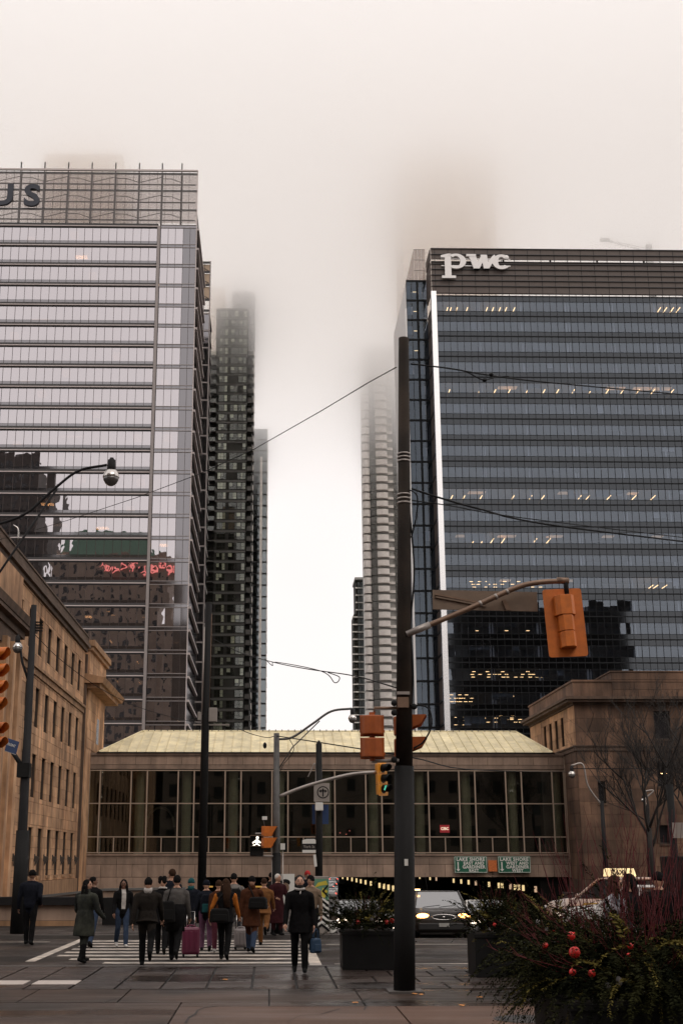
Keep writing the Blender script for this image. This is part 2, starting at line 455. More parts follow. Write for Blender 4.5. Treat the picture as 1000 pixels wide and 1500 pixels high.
for a, b in zip(ys[:-1], ys[1:]):
    rb.add([(2.2,a,ramp_z(a)),(20.2,a,ramp_z(a)),(20.2,b,ramp_z(b)),(2.2,b,ramp_z(b))], [(0,1,2,3)])
rb.obj('york_road', 'asphalt', kind='structure')
# far pavement left and right of the ramp, with kerbs
pv = MB(); pv.box(-60,2.0,FAR_Y+0.2,60,-1.0,0.05); pv.box(-12.9,2.0,60,94.9,-5.0,-0.2); pv.obj('far_pavement', 'asphalt', kind='structure')
pv = MB(); pv.box(20.4,160,FAR_Y+0.2,90.8,-5.0,0.05); pv.obj('right_pavement', 'concrete_walk', kind='structure')
kb = MB(); kb.box(-60,2.0,FAR_Y,FAR_Y+0.2,-1.0,0.07); kb.box(2.0,2.2,FAR_Y,94,-5.0,0.07); kb.box(20.2,20.4,FAR_Y,90.9,-5.0,0.07); kb.box(20.4,160,FAR_Y,FAR_Y+0.2,-1.0,0.07)
kb.obj('far_kerb', 'kerb_stone', kind='structure')
# near pavement: mortar bed with slabs laid on it
bed = MB(); bed.box(-60,60,-40,28.0,-0.8,-0.03); pave = bed.obj('near_pavement', 'joint_dark', kind='structure')
kx = -22.0
while kx < 24:
    slab('kerb_stone', 'kerb_stone', kx+0.01, kx+1.79, 27.82, 28.1, -0.6, 0.004, pave); kx += 1.8
slab('kerb_run', 'kerb_stone', -60, -22.01, 27.82, 28.1, -0.6, 0.004, pave); slab('kerb_run', 'kerb_stone', 23.01, 60, 27.82, 28.1, -0.6, 0.004, pave)
rg = random.Random(3)
def pave_row(y0, y1, xs, m, name='paving_slab'):
    gp_ = 0.024 if m == 'granite_slab' else 0.013
    for a, b in zip(xs[:-1], xs[1:]):
        dz = rg.uniform(-0.003, 0.003)
        slab(name, m, a+gp_, b-gp_, y0+gp_, y1-gp_, -0.03, dz, pave)
# long granite slabs by the kerb, in shorter courses right of the planters' line
pave_row(23.0, 27.8, [-12+0.78*i for i in range(17)] + [1.16], 'granite_slab')
for k, (a, b) in enumerate(((26.6,27.8),(25.4,26.6),(24.2,25.4),(23.0,24.2))):
    pave_row(a, b, [1.16+0.78*i+(0.39 if k % 2 else 0) - (0.39 if k % 2 and i == 0 else 0) for i in range(12)], 'granite_slab')
for k, (a, b) in enumerate(((26.2,27.8),(24.6,26.2),(23.0,24.6))):
    pave_row(a, b, [-22+1.0*i for i in range(11)], 'granite_slab')
    pave_row(a, b, [10.2+1.1*i for i in range(8)], 'granite_slab')
# poured concrete bays nearer the viewpoint
pave_row(20.9, 22.99, [-22,-18.6,-15.2,-11.8,-8.4,-5.6,-3.9,-2.35,0.0,1.45,4.6,7.8,11,14.2,18], 'concrete_walk', 'concrete_bay')
pave_row(17.6, 20.89, [-22,-17.5,-13,-8.5,-4.6,-1.35], 'concrete_walk', 'concrete_bay')
pave_row(17.6, 20.3, [-1.35,1.9,5.2,8.6,12,18], 'concrete_dry', 'concrete_bay')
pave_row(20.3, 20.89, [-1.35,0.0,1.45,4.6,7.8,12,18], 'concrete_walk', 'concrete_bay')
for yy in (14.2, 10.8, 7.4, 4.0, 0.6, -2.8, -6.2, -9.6):
    pave_row(yy, yy+3.39, [-22,-17.5,-13,-8.5,-4.6,-1.35,1.9,5.2,8.6,12,18], 'concrete_walk', 'concrete_bay')
for (a, b, y0, y1) in ((-60,-22,-40,27.8),(18.01,60,-40,27.8),(-22,18,-40,-9.61)):
    slab('concrete_apron', 'concrete_walk', a, b, y0, y1, -0.03, -0.002, pave)
# tactile plates at the ramp
for k, (a, b) in enumerate(((-8.4,-7.05),(-7.0,-5.65),(-5.6,-4.35),(-4.2,-3.42))):
    slab('tactile_plate', 'tactile_plate', a, b, 23.85, 24.6, -0.004, 0.008, pave)
# crossing: painted bars and the two edge lines
cz = ROAD_Z
for i in range(8):
    y = 29.0 + i*1.12
    slab('crossing_bar', 'road_paint', (-4.95 if i > 1 else -3.6 + i*-0.9), 0.78, y, y+0.42, cz-0.02, cz+0.004, kind='structure')
eb = MB(); eb.add([(-5.38,29.6,cz+.005),(-5.16,29.6,cz+.005),(-5.16,38.1,cz+.005),(-5.38,38.1,cz+.005)], [(0,1,2,3)])
eb.add([(0.86,28.15,cz+.005),(1.12,28.15,cz+.005),(1.12,38.1,cz+.005),(0.86,38.1,cz+.005)], [(0,1,2,3)])
eb.obj('crossing_edge_line', 'road_paint', kind='structure')
yb = MB()
for (x0, x1, y) in ((1.5,60,35.4),(1.4,60,28.75),(-60,-6,36.6)):
    yb.add([(x0,y,cz+.004),(x1,y,cz+.004),(x1,y+.13,cz+.004),(x0,y+.13,cz+.004)], [(0,1,2,3)])
for x in (5.9, 9.7):
    for k in range(12):
        y = 46+k*9.0
        if y < 92: yb.add([(x,y,ramp_z(y)+.02),(x+.14,y,ramp_z(y)+.02),(x+.14,y+3,ramp_z(y+3)+.02),(x,y+3,ramp_z(y+3)+.02)], [(0,1,2,3)])
        elif 92 < y: yb.add([(x,y+20,ramp_z(120)+.01),(x+.14,y+20,ramp_z(120)+.01),(x+.14,y+23,ramp_z(120)+.01),(x,y+23,ramp_z(120)+.01)], [(0,1,2,3)])
yb.obj('lane_marking', 'road_paint', kind='structure')
# cracks, tar seams, a flat dark disc and a filled trench in the walk
def crack(pts, w):
    b = MB(); P_ = [gnd(*q) for q in pts]
    for i in range(len(P_)-1):
        a, c = P_[i], P_[i+1]; d = (c-a).normalized(); nn = Vector((-d.y, d.x, 0))*w*rg.uniform(.6,1.4)
        b.add([a-nn+Vector((0,0,.006)), a+nn+Vector((0,0,.006)), c+nn*.8+Vector((0,0,.006)), c-nn*.8+Vector((0,0,.006))], [(0,1,2,3)])
    b.obj('crack', 'joint_dark', pave)
crack([(272,1499),(277,1491),(286,1486),(290,1480),(301,1476),(318,1474)], .02)
crack([(545,1461),(530,1466),(537,1473),(533,1480)], .012); crack([(150,1470),(171,1463),(190,1461),(214,1456)], .01); crack([(420,1497),(440,1488),(470,1486),(498,1478)], .009)
q_ = gnd(772, 1493); b = MB(); b.lathe([(.001,.0035),(.40,.0035),(.40,.008),(.001,.008)], (q_.x, q_.y, 0), 26); b.lathe([(.42,.003),(.47,.003),(.47,.006),(.42,.006)], (q_.x, q_.y, 0), 26)
cv_ = b.obj('dark_disc', 'disc_dark', pave)  # flat dark disc lying on the walk
# wet leaves dropped on the pavement
lf = MB()
for (px, py) in ((617,1458),(676,1474),(607,1457),(520,1470),(330,1436),(702,1462)):
    p = gnd(px, py); a = rg.uniform(0, 3); r = 0.05
    lf.add([(p.x+r*math.cos(a+t), p.y+r*1.5*math.sin(a+t), 0.012+0.01*(i % 2)) for i, t in enumerate((0,1.2,2.2,3.14,4.2,5.2))], [(0,1,2,3,4,5)])
lf.obj('fallen_leaves', 'leaf_orange', kind='stuff', label='few orange leaves fallen on the wet pavement', category='leaves')

# ------------------------------------------------------------------ station building along the left of the street
st = thing('station_building', 'long sandy limestone station block with rows of narrow windows along left street edge', 'building', (-13.4, 80, 0))
st.location = (0, 0, 0)
SX = -13.4
rs = random.Random(11)
WY = [66.45 + 3.1*k for k in range(8)]             # near edge of each window column
WZ = [(13.6, 15.75), (9.5, 11.72), (5.6, 7.98), (1.3, 3.95)]
holes = [(y, y+1.25, a, b) for y in WY for (a, b) in WZ]
core = MB(); core.box(-45, SX-0.62, 40, 91.2, -5, 17.0)
for (a, b, c, d) in cut_rects((40, 91.2, -5.0, 17.0), holes): core.box(SX-0.62, SX-0.06, a, b, c, d)
core.obj('wall', 'mortar', st)
blocks = ashlar(64.6, 91.2, 1.0, 12.3, holes, 0.62, 1.25, rs) + ashlar(64.6, 91.2, 12.85, 16.7, holes, 0.62, 1.25, rs)
blocks.sort(key=lambda r: -abs((r[1]-r[0])*(r[3]-r[2]))/ (r[0]**2))
for (a, b, c, d) in blocks[:300]:
    slab('stone_block', 'limestone', SX-0.08, SX+rs.uniform(-.004,.016), a+.008, b-.008, c+.008, d-.008, st)
rest = MB()
for (a, b, c, d) in blocks[300:] + ashlar(40, 64.6, 1.0, 12.3, [], 0.62, 1.6, rs) + ashlar(40, 64.6, 12.85, 16.7, [], .62, 1.6, rs):
    rest.box(SX-0.08, SX+rs.uniform(-.004,.016), a+.008, b-.008, c+.008, d-.008)
rest.obj('stone_course', 'limestone', st, kind='stuff')
bs = MB(); bs.box(SX-0.05, SX+0.14, 40, 91.2, -5.0, 0.98); bs.obj('plinth', 'limestone_trim', st)
bt = MB(); bt.box(SX-0.05, SX+0.10, 40, 91.2, 12.31, 12.66); bt.box(SX-.05, SX+.22, 40, 91.2, 12.66, 12.84); bt.obj('belt_course', 'limestone_trim', st)
cn = MB(); cn.box(SX-1, SX+0.16, 40, 91.4, 16.71, 16.98); cn.box(SX-1, SX+0.34, 40, 91.5, 16.985, 17.26); cn.box(SX-1, SX+0.20, 40, 91.4, 17.265, 17.72); cn.box(SX-1, SX+0.26, 40, 91.45, 17.725, 17.83)
cn.obj('cornice', 'trim_dark', st)
cn = MB(); cn.box(-45, SX-0.3, 40, 91.1, 17.0, 17.6); cn.obj('roof', 'trim_dark', st)
for wi, y in enumerate(WY):
    for (a, b) in WZ:
        f = MB(); x = SX-0.42
        f.box(x-.1, x, y, y+.09, a, b); f.box(x-.1, x, y+1.16, y+1.25, a, b); f.box(x-.1, x, y+.09, y+1.16, b-.09, b); f.box(x-.1, x, y+.09, y+1.16, a, a+.09)
        f.box(x-.1, x-.01, y+.09, y+1.16, (a+b)/2-.04, (a+b)/2+.04)
        w = f.obj('window', 'bronze', st)
        slab('pane', 'window_dark', x-.09, x-.05, y+.09, y+1.16, a+.09, b-.09, w)
    slab('sill', 'limestone_trim', SX-.3, SX+.07, y-.05, y+1.3, 1.13, 1.29, st)
    # wall lantern between the ground windows
    if wi < 8:
        yy = y + 2.18
        l = MB(); l.box(SX+.0, SX+.06, yy-.08, yy+.08, 2.1, 2.5); l.prism([(SX+.06,2.42),(SX+.30,2.34),(SX+.24,2.15),(SX+.06,1.85)], 'y', yy-.08, yy+.08)
        l.obj('wall_lantern', 'bronze', st)
# nearer corner pavilion with its projecting entablature and pilasters
nb = MB(); nb.box(-30, SX+0.42, 44, 64.6, -5, 13.2); nb.obj('pavilion_wall', 'limestone', st)
for y in (63.9, 62.2, 60.5): slab('pilaster', 'limestone', SX+.42, SX+.75, y, y+0.65, 0, 12.6, st)
for y in (63.05, 61.4): slab('pilaster_recess', 'window_dark', SX+.42, SX+.45, y, y+.55, 3, 12.2, st)
eb2 = MB(); eb2.box(-20, SX+.5, 44, 64.75, 12.3, 13.2); eb2.box(-20, SX+.62, 44, 65.4, 13.21, 13.55); eb2.box(-20, SX+.95, 44, 66.4, 13.56, 13.75); eb2.prism([(SX+.1,13.76),(SX+1.0,13.76),(SX+1.12,14.12),(SX+.1,14.12)], 'y', 44, 66.7)
eb2.obj('entablature', 'trim_dark', st)
up = MB(); up.box(-20, SX+.28, 44, 65.9, 14.13, 16.6); up.obj('pavilion_parapet', 'limestone', st)
# far pavilion beyond the bridge head
fp = MB(); fp.box(-30, SX+.18, 92.2, 101.6, -5, 17.0); fp.box(-30, SX-.3, 91.2, 92.2, -5, 17.2); fp.obj('end_pavilion', 'limestone', st)
for (a, b, c, d) in ashlar(92.2, 101.6, 10, 16.9, [], .7, 1.5, rs): slab('stone_block', 'limestone', SX+.1, SX+.2+rs.uniform(0,.015), a+.01, b-.01, c+.01, d-.01, st)
fc = MB(); fc.box(-30, SX+.4, 92.1, 101.8, 17.01, 17.3); fc.box(-30, SX+.55, 92.0, 102, 17.31, 17.75); fc.box(SX-.2, SX+1.1, 91.6, 103, 14.2, 14.5); fc.prism([(SX-.2,14.51),(SX+1.3,14.51),(SX+1.5,14.9),(SX-.2,15.25)], 'y', 91.3, 104.0)
fc.obj('end_cornice', 'limestone_trim', st)
slab('downpipe', 'trim_dark', SX-.02, SX+.16, 91.4, 91.62, -1, 16.6, st)
slab('window_slot', 'window_dark', SX+.17, SX+.21, 97.2, 98.6, 9.6, 12.6, st)

# ------------------------------------------------------------------ station building on the right
sr = thing('station_building', 'dark brown stone station wing with flat parapet behind bare trees', 'building')
RX, RY = 21.8, 91.0
rh = [(27.5, 28.65, 10.55, 12.52), (23.17, 23.68, 6.05, 7.58), (27.45, 28.6, 7.2, 8.9), (27.3, 28.0, 3.3, 4.55),
      (33.2, 34.35, 10.55, 12.52), (33.2, 34.35, 7.2, 8.9), (33.2, 34.2, 3.3, 4.55), (38.9, 40, 10.55, 12.52), (38.9, 40, 7.2, 8.9)]
sh = [(94.6+2.05*k, 95.5+2.05*k, 10.35+0.0*k, 12.45) for k in range(4)]
cb = MB(); cb.box(RX+.62, 60, RY+.62, 107, -5, 14.2)
for (a, b, c, d) in cut_rects((RX+.06, 60, -5, 14.2), rh): cb.box(a, b, RY+.06, RY+.62, c, d)
for (a, b, c, d) in cut_rects((RY+.62, 107, -5, 14.2), sh): cb.box(RX+.06, RX+.62, a, b, c, d)
cb.obj('wall', 'mortar', sr)
bl = ashlar(RX, 46, 0.9, 9.7, rh, 0.88, 1.75, rs) + ashlar(RX, 46, 10.1, 12.95, rh, 0.95, 1.9, rs)
bl.sort(key=lambda r: r[0])
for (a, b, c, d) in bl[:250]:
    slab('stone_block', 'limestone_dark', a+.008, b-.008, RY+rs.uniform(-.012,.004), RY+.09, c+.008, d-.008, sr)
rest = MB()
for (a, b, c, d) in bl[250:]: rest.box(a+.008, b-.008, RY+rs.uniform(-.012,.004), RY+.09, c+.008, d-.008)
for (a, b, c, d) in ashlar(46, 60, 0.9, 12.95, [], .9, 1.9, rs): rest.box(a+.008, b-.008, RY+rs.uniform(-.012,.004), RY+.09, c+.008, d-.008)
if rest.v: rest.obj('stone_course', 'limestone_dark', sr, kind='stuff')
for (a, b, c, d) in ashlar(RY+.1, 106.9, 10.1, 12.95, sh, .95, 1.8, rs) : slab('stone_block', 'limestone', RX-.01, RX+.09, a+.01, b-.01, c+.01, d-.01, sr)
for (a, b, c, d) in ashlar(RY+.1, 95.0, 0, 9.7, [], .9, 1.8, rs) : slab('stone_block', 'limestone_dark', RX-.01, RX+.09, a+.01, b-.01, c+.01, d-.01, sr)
p = MB(); p.box(RX-.14, 60, RY-.14, 107, -5, 0.88); p.box(RX-.08, 60, RY-.08, 107, 9.71, 10.0); p.box(RX-.16, 60, RY-.16, 107, 10.0, 10.09); p.obj('belt_course', 'trim_dark', sr)
p = MB(); p.box(RX-.12, 60, RY-.12, 107, 12.96, 13.12); p.box(RX-.55, 60, RY-.55, 107.3, 13.125, 13.3); p.box(RX-.72, 60, RY-.72, 107.4, 13.305, 13.5); p.obj('cornice', 'trim_dark', sr)
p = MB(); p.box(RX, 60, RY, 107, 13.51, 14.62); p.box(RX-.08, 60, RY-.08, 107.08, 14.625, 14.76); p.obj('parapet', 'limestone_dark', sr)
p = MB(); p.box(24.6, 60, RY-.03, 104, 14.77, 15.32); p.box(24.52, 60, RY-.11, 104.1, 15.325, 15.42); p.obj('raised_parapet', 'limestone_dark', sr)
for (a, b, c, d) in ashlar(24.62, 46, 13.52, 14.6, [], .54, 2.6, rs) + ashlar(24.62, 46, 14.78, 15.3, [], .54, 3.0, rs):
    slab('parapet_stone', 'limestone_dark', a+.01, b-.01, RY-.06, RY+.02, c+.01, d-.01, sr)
for (a, b, c, d) in rh:
    f = MB(); y = RY+.34
    f.box(a, a+.08, y, y+.1, c, d); f.box(b-.08, b, y, y+.1, c, d); f.box(a+.08, b-.08, y, y+.1, d-.08, d); f.box(a+.08, b-.08, y, y+.1, c, c+.08)
    w = f.obj('window', 'bronze', sr)
    slab('pane', 'window_dark', a+.08, b-.08, y+.04, y+.08, c+.08, d-.08, w)
    slab('sill', 'trim_dark', a-.06, b+.06, RY-.07, RY+.3, c-.14, c-.003, sr)
for (x, z) in ((27.75, 8.12), (28.1, 8.12)): slab('ceiling_lamp', 'warm_strip', x, x+.2, RY+.30, RY+.33, z, z+.035, sr)
for (a, b, c, d) in sh:
    f = MB(); x = RX+.3
    f.box(x, x+.1, a, a+.08, c, d); f.box(x, x+.1, b-.08, b, c, d); f.box(x, x+.1, a+.08, b-.08, d-.08, d); f.box(x, x+.1, a+.08, b-.08, c, c+.08)
    w = f.obj('window', 'bronze', sr); slab('pane', 'window_dark', x+.04, x+.08, a+.08, b-.08, c+.08, d-.08, w)
# dark shopfront bay at the far right foot
slab('entrance_bay', 'window_dark', 30.4, 33.0, RY-.35, RY+.02, 0.1, 9.0, sr)

# ------------------------------------------------------------------ glazed bridge across the street
br = thing('glazed_bridge', 'low glass and precast concourse bridge with pale yellow ribbed roof spanning the road', 'bridge')
BX0, BX1, BY = -13.3, 21.72, 95.0
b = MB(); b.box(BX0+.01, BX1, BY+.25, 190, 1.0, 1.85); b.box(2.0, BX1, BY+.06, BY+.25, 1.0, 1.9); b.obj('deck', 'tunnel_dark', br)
b = MB(); b.box(BX0, BX1, BY+8, BY+8.3, 1.86, 9.6); b.box(BX0, BX1, BY+.3, BY+8, 9.3, 9.6); b.box(BX0, BX1, BY+.3, BY+8, 1.855, 2.6); b.obj('interior', 'interior_dark', br)
PX = 3.44
bays = []
x = 20.78 - 10*PX                # left edge of the narrow bay pattern: narrow bay then wide bay
k = 0
mull = []
xs = []
xx = 20.78
while xx > BX0: xs.append(xx); xs.append(xx - 2.27); xx -= PX
xs = sorted([v for v in xs if v > BX0 + .3]) 
rows = [2.67, 3.82, 6.19, 8.60]
allx = [BX0+.06] + xs + [BX1-.06]
for v in allx: slab('mullion', 'mullion_cream', v-.045, v+.045, BY-.09, BY+.08, rows[0], rows[-1], br)
for a, c in zip(allx[:-1], allx[1:]):
    wide = (c - a) > 1.6
    for zi in range(4):
        slab('transom', 'mullion_cream', a+.047, c-.047, BY-.07, BY+.06, rows[zi]-.035 + (.04 if zi == 0 else 0) - (.04 if zi == 3 else 0), rows[zi]+.035 + (.04 if zi == 0 else 0) - (.04 if zi == 3 else 0), br)
    for zi in range(3):
        z0, z1 = rows[zi]+.05, rows[zi+1]-.05
        spans = [(a+.05, c-.05)]
        if zi == 0 and wide:
            m_ = (a+c)/2; slab('mullion', 'mullion_cream', m_-.035, m_+.035, BY-.07, BY+.06, z0+.03, z1, br)
            spans = [(a+.05, m_-.04), (m_+.04, c-.05)]
        for (s0, s1) in spans: slab('pane', 'bridge_glass', s0, s1, BY-.01, BY+.01, z0, z1, br, rot=(rs.uniform(-.004,.004), 0, rs.uniform(-.004,.004)))
    if not wide and c - a > 0.8:
        cm = (a+c)/2; t = MB(); t.tube([(cm, BY+.75, 2.6), (cm, BY+.75, 9.3)], .34, 14); t.obj('column', 'column_green', br)
# ceiling spots, a lit red shop sign and traffic-light glints modelled as glowing boxes
for i in range(14): slab('ceiling_lamp', 'office_glow', -12+i*2.4, -11.8+i*2.4, BY+4, BY+4.1, 9.22, 9.29, br)
for (px, py) in ((507,1222),(498,1220),(512,1217)): q = at(px, py, BY+5); slab('red_glint', 'neon_red', q.x-.04, q.x+.04, BY+5, BY+5.1, q.z-.04, q.z+.04, br)
q = at(651, 1214, BY+3)
sg = slab('shop_sign', 'red_sign_lit', q.x-.36, q.x+.36, BY+3, BY+3.1, q.z-.28, q.z+.28, br)
put('lettering', text_mesh('CIBC', .27, 'walk_lit', .004, .01), br, (q.x, BY+2.985, q.z), (R(90), 0, 0))
# arch-shaped reflection built as a pale tube behind the glass
ar = MB(); a0 = at(235, 1200, BY+7.5)
ar.tube([(a0.x+1.1*math.cos(t), BY+7.6, a0.z-.6+1.5*math.sin(t)) for t in [math.pi*i/12 for i in range(13)]], .09, 6); ar.obj('reflected_arch', 'column_green', br)
# tiled fascia above and the two-step spandrel below
n = 31; w = (BX1-BX0)/n
b = MB(); b.box(BX0, BX1, BY+.02, BY+.3, 8.64, 9.8); b.box(BX0, BX1, BY+.07, BY+.25, 1.85, 2.6); b.obj('backing', 'mortar', br)
for i in range(n):
    a, c = BX0+i*w, BX0+(i+1)*w
    slab('fascia_panel', 'precast', a+.012, c-.012, BY-.05, BY+.05, 8.99, 9.52, br)
    slab('spandrel_panel', 'precast', a+.012, c-.012, BY-.04, BY+.05, 1.02, 1.88, br)
    if i % 2 == 0:
        e = min(BX1, c+w)
        slab('sill_panel', 'precast_ledge', a+.012, e-.012, BY-.03, BY+.05, 1.905, 2.33, br)
for (z0, z1, o, m_) in ((8.66, 8.78, .10, 'precast_ledge'), (8.785, 8.97, .03, 'precast_ledge'), (9.53, 9.66, .05, 'precast_ledge'), (9.665, 9.84, .14, 'precast_ledge'), (2.345, 2.5, .04, 'precast_ledge'), (2.505, 2.62, .12, 'precast')):
    slab('ledge', m_, BX0-.02, BX1+.02, BY-o, BY+.1, z0, z1, br)
slab('corner_post', 'mullion_cream', BX1+.01, BX1+.1, BY-.1, BY+.1, 1.0, 9.6, br)
# hip roof: standing-seam sheets
E0, E1, R0, R1, RZ, RYY, EZ = -12.65, 20.95, -10.1, 19.45, 11.96, BY+6, 9.86
base = MB(); base.add([(E0,BY-.05,EZ),(E1,BY-.05,EZ),(R1,RYY,RZ),(R0,RYY,RZ),(E0,BY+12,EZ),(E1,BY+12,EZ)], [(0,1,2,3),(4,3,2,5),(0,3,4),(1,5,2),(0,4,5,1)]); base.obj('roof', 'roof_metal', br)
nr = 48; pw = (E1-E0)/nr
for i in range(nr):
    a, c = E0+i*pw, E0+(i+1)*pw
    def topt(x):          # how far up the slope the sheet runs at x
        return max(0.0, min(1.0, (x-E0)/(R0-E0) if x < R0 else ((E1-x)/(E1-R1) if x > R1 else 1.0)))
    def P(x, t, o=.03): return (x, BY-.08+t*(RYY-BY), EZ+t*(RZ-EZ)+o)
    m_ = MB(); ta, tc = topt(a+.03), topt(c-.03)
    m_.add([P(a+.03,0), P(c-.03,0), P(c-.03,tc), P(a+.03,ta), P(a+.03,0,.005), P(c-.03,0,.005), P(c-.03,tc,.005), P(a+.03,ta,.005)], [(0,1,2,3),(4,7,6,5),(0,4,5,1),(1,5,6,2),(2,6,7,3),(3,7,4,0)])
    m_.obj('roof_sheet', 'roof_metal', br)
    if i:
        t_ = topt(a); s_ = MB(); s_.add([P(a-.03,0,.03),P(a+.03,0,.03),P(a+.03,t_,.03),P(a-.03,t_,.03),P(a-.015,0,.11),P(a+.015,0,.11),P(a+.015,t_,.11),P(a-.015,t_,.11)], [(4,5,6,7),(0,1,5,4),(1,2,6,5),(2,3,7,6),(3,0,4,7)])
        s_.obj('roof_seam', 'mullion_cream' if i % 1 else 'roof_metal', br)
rc = MB(); rc.tube([(R0,RYY,RZ+.05),(R1,RYY,RZ+.05)], .09, 6); rc.tube([(E0,BY-.05,EZ+.05),(R0,RYY,RZ+.05)], .08, 6); rc.tube([(E1,BY-.05,EZ+.05),(R1,RYY,RZ+.05)], .08, 6); rc.obj('ridge_cap', 'roof_metal', br)
rc = MB()
for i in range(60): x_ = R0 + (R1-R0)*i/59; rc.box(x_-.03, x_+.03, RYY-.1, RYY-.04, RZ+.05, RZ+.2)
rc.obj('ridge_clip', 'pole_steel', br, kind='stuff')
gt = MB(); gt.box(E0-.1, E1+.1, BY-.22, BY-.1, EZ-.05, EZ+.03); gt.obj('gutter', 'pole_dark', br)
# abutments and pier walls of the underpass, with their lamps
ab = MB(); ab.box(BX0, -5.2, BY-.02, 190, -5, 0.99); ab.obj('abutment', 'precast', br)
for i in range(7):
    for z in (-.75, .12): slab('abutment_panel', 'precast_ledge' if z < 0 else 'precast', BX0+i*1.16+.012, BX0+(i+1)*1.16-.012, BY-.07, BY-.025, z+.012, z+.85, br)
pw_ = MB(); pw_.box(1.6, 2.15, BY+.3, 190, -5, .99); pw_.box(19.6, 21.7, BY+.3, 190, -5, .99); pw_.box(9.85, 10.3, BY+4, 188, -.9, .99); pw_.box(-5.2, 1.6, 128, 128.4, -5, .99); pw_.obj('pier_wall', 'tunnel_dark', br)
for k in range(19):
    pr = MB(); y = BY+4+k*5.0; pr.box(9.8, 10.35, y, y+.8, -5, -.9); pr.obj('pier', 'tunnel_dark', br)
for k, y in enumerate((104,108.2,112.5,117,121,127,134,141,148,156,165,176)):
    if k not in (4,): slab('tunnel_lamp', 'tunnel_lamp', 9.66, 9.84, y, y+.12, -.16-.0*k, .26, br)
for k, y in enumerate((96.5,101.2,103,104.6,106.6,110.4,112,117,124.5,129,134,139.5,154,160,171)):
    slab('tunnel_lamp', 'tunnel_lamp' if k % 4 else 'office_glow', 19.42, 19.59, y, y+.14, -.08, .34, br)
for (a, c) in ((283,293),(305,312),(318,329),(345,355),(372,392),(398,404)):
    q0, q1 = at(a, 1299, 112), at(c, 1299, 112); slab('strip_lamp', 'yellow_strip', q0.x, q1.x, 112, 112.1, q0.z-.05, q0.z+.07, br)
# road signs hung on the bridge edge
def board(name, label, lines, x0, x1, z0, z1, m, arrow=False):
    t = thing(name, label, 'road sign', ((x0+x1)/2, BY-.3, (z0+z1)/2))
    w_, h_ = x1-x0, z1-z0
    b_ = MB(); b_.box(-w_/2, w_/2, -.03, .03, -h_/2, h_/2); b_.obj('board', m, t)
    if arrow:
        e = .035
        b_ = MB(); b_.box(-w_/2+.03, w_/2-.03, -.036, -.031, h_/2-.06, h_/2-.03); b_.box(-w_/2+.03, w_/2-.03, -.036, -.031, -h_/2+.03, -h_/2+.06); b_.box(-w_/2+.03, -w_/2+.06, -.037, -.031, -h_/2+.06, h_/2-.06); b_.box(w_/2-.06, w_/2-.03, -.037, -.031, -h_/2+.06, h_/2-.06); b_.obj('border', 'sign_white', t)
        b_ = MB(); ax = -w_/2+.28; b_.box(ax-.045, ax+.045, -.05, -.035, -h_/2+.25, .18); b_.prism([(ax-.15,-h_/2+.27),(ax,-h_/2+.1),(ax+.15,-h_/2+.27)], 'y', -.052, -.034); b_.obj('arrow', 'sign_white', t)
    for (s, tx, zz, xo) in lines: put('lettering', text_mesh(tx, s, 'sign_white', .004, .012, space=1.12), t, (xo, -.04, zz), (R(90), 0, 0))
    for sx in (-w_*.3, w_*.3): b_ = MB(); b_.box(sx-.03, sx+.03, .03, .27, -.2, .2); b_.obj('bracket', 'pole_dark', t)
    return t
board('road_sign', 'green road sign reading Lake Shore East and Gardiner East', [(.33,'LAKE SHORE',.36,0),(.29,'EAST AND',.09,.22),(.31,'GARDINER',-.17,.22),(.29,'EAST',-.42,.22)], 13.31, 15.70, 1.30, 2.46, 'sign_green', True)
board('road_sign', 'green road sign reading Lake Shore West and Gardiner West', [(.33,'LAKE SHORE',.36,0),(.29,'WEST AND',.09,.22),(.31,'GARDINER',-.17,.22),(.29,'WEST',-.42,.22)], 16.48, 18.85, 1.30, 2.46, 'sign_green', True)
board('road_sign', 'small square orange notice between the two green road signs', [], 15.78, 16.40, 1.40, 2.18, 'sign_orange')

# ------------------------------------------------------------------ glass office tower on the left
rt = random.Random(21)
glass('wing_glass', 0.07, (0.80, 0.90, 1.0), (0.42, 0.47, 0.54), edge=0.2)
glass('side_glass', 0.12, (0.85, 0.82, 0.84), (0.10, 0.09, 0.09), rough=0.05, edge=0.2)
mat('crown_steel', (0.10,0.09,0.088), rough=0.5)
mat('tan_screen', (0.50, 0.36, 0.25), rough=0.5, var=0.1)
tw = thing('office_tower', 'tall pale glass office tower with open truss crown and dark letters on top', 'office tower')
TY, TX1 = 200.0, -13.3
LV = [108.95 - 3.74*k for k in range(29)]
SUB_L = -62.2
pan = []; spd = MB(); lower = MB()
for k, L in enumerate(LV[1:]):
    if L < 8: break
    for i in range(30):
        x1 = -20.12 - 1.4*i; x0 = x1 - 1.4
        pan.append((x0+.03, x1-.03, L+.97, L+3.42, 'telus_glass', x1 < -50))
        spd.m = 0; spd.box(x0+.03, x1-.03, TY-.005, TY+.01, L+.47, L+.95)
    for i, (a, c) in enumerate(((-19.5,-18.2),(-18.2,-16.95),(-16.95,-15.6),(-15.6,-14.4),(-14.4,-13.36))):
        pan.append((a+.03, c-.03, L+.42, L+3.4, 'telus_glass' if i < 3 else 'telus_spandrel', False))
vis = [p for p in pan if not p[5]]; hid = [p for p in pan if p[5]]
for (a, c, z0, z1, m_, h) in vis[:300]:
    slab('pane', m_, a, c, TY-.01, TY+.01, z0, z1, tw, rot=(rt.uniform(-.0022,.0022), 0, rt.uniform(-.0028,.0028)))
lo = MB()
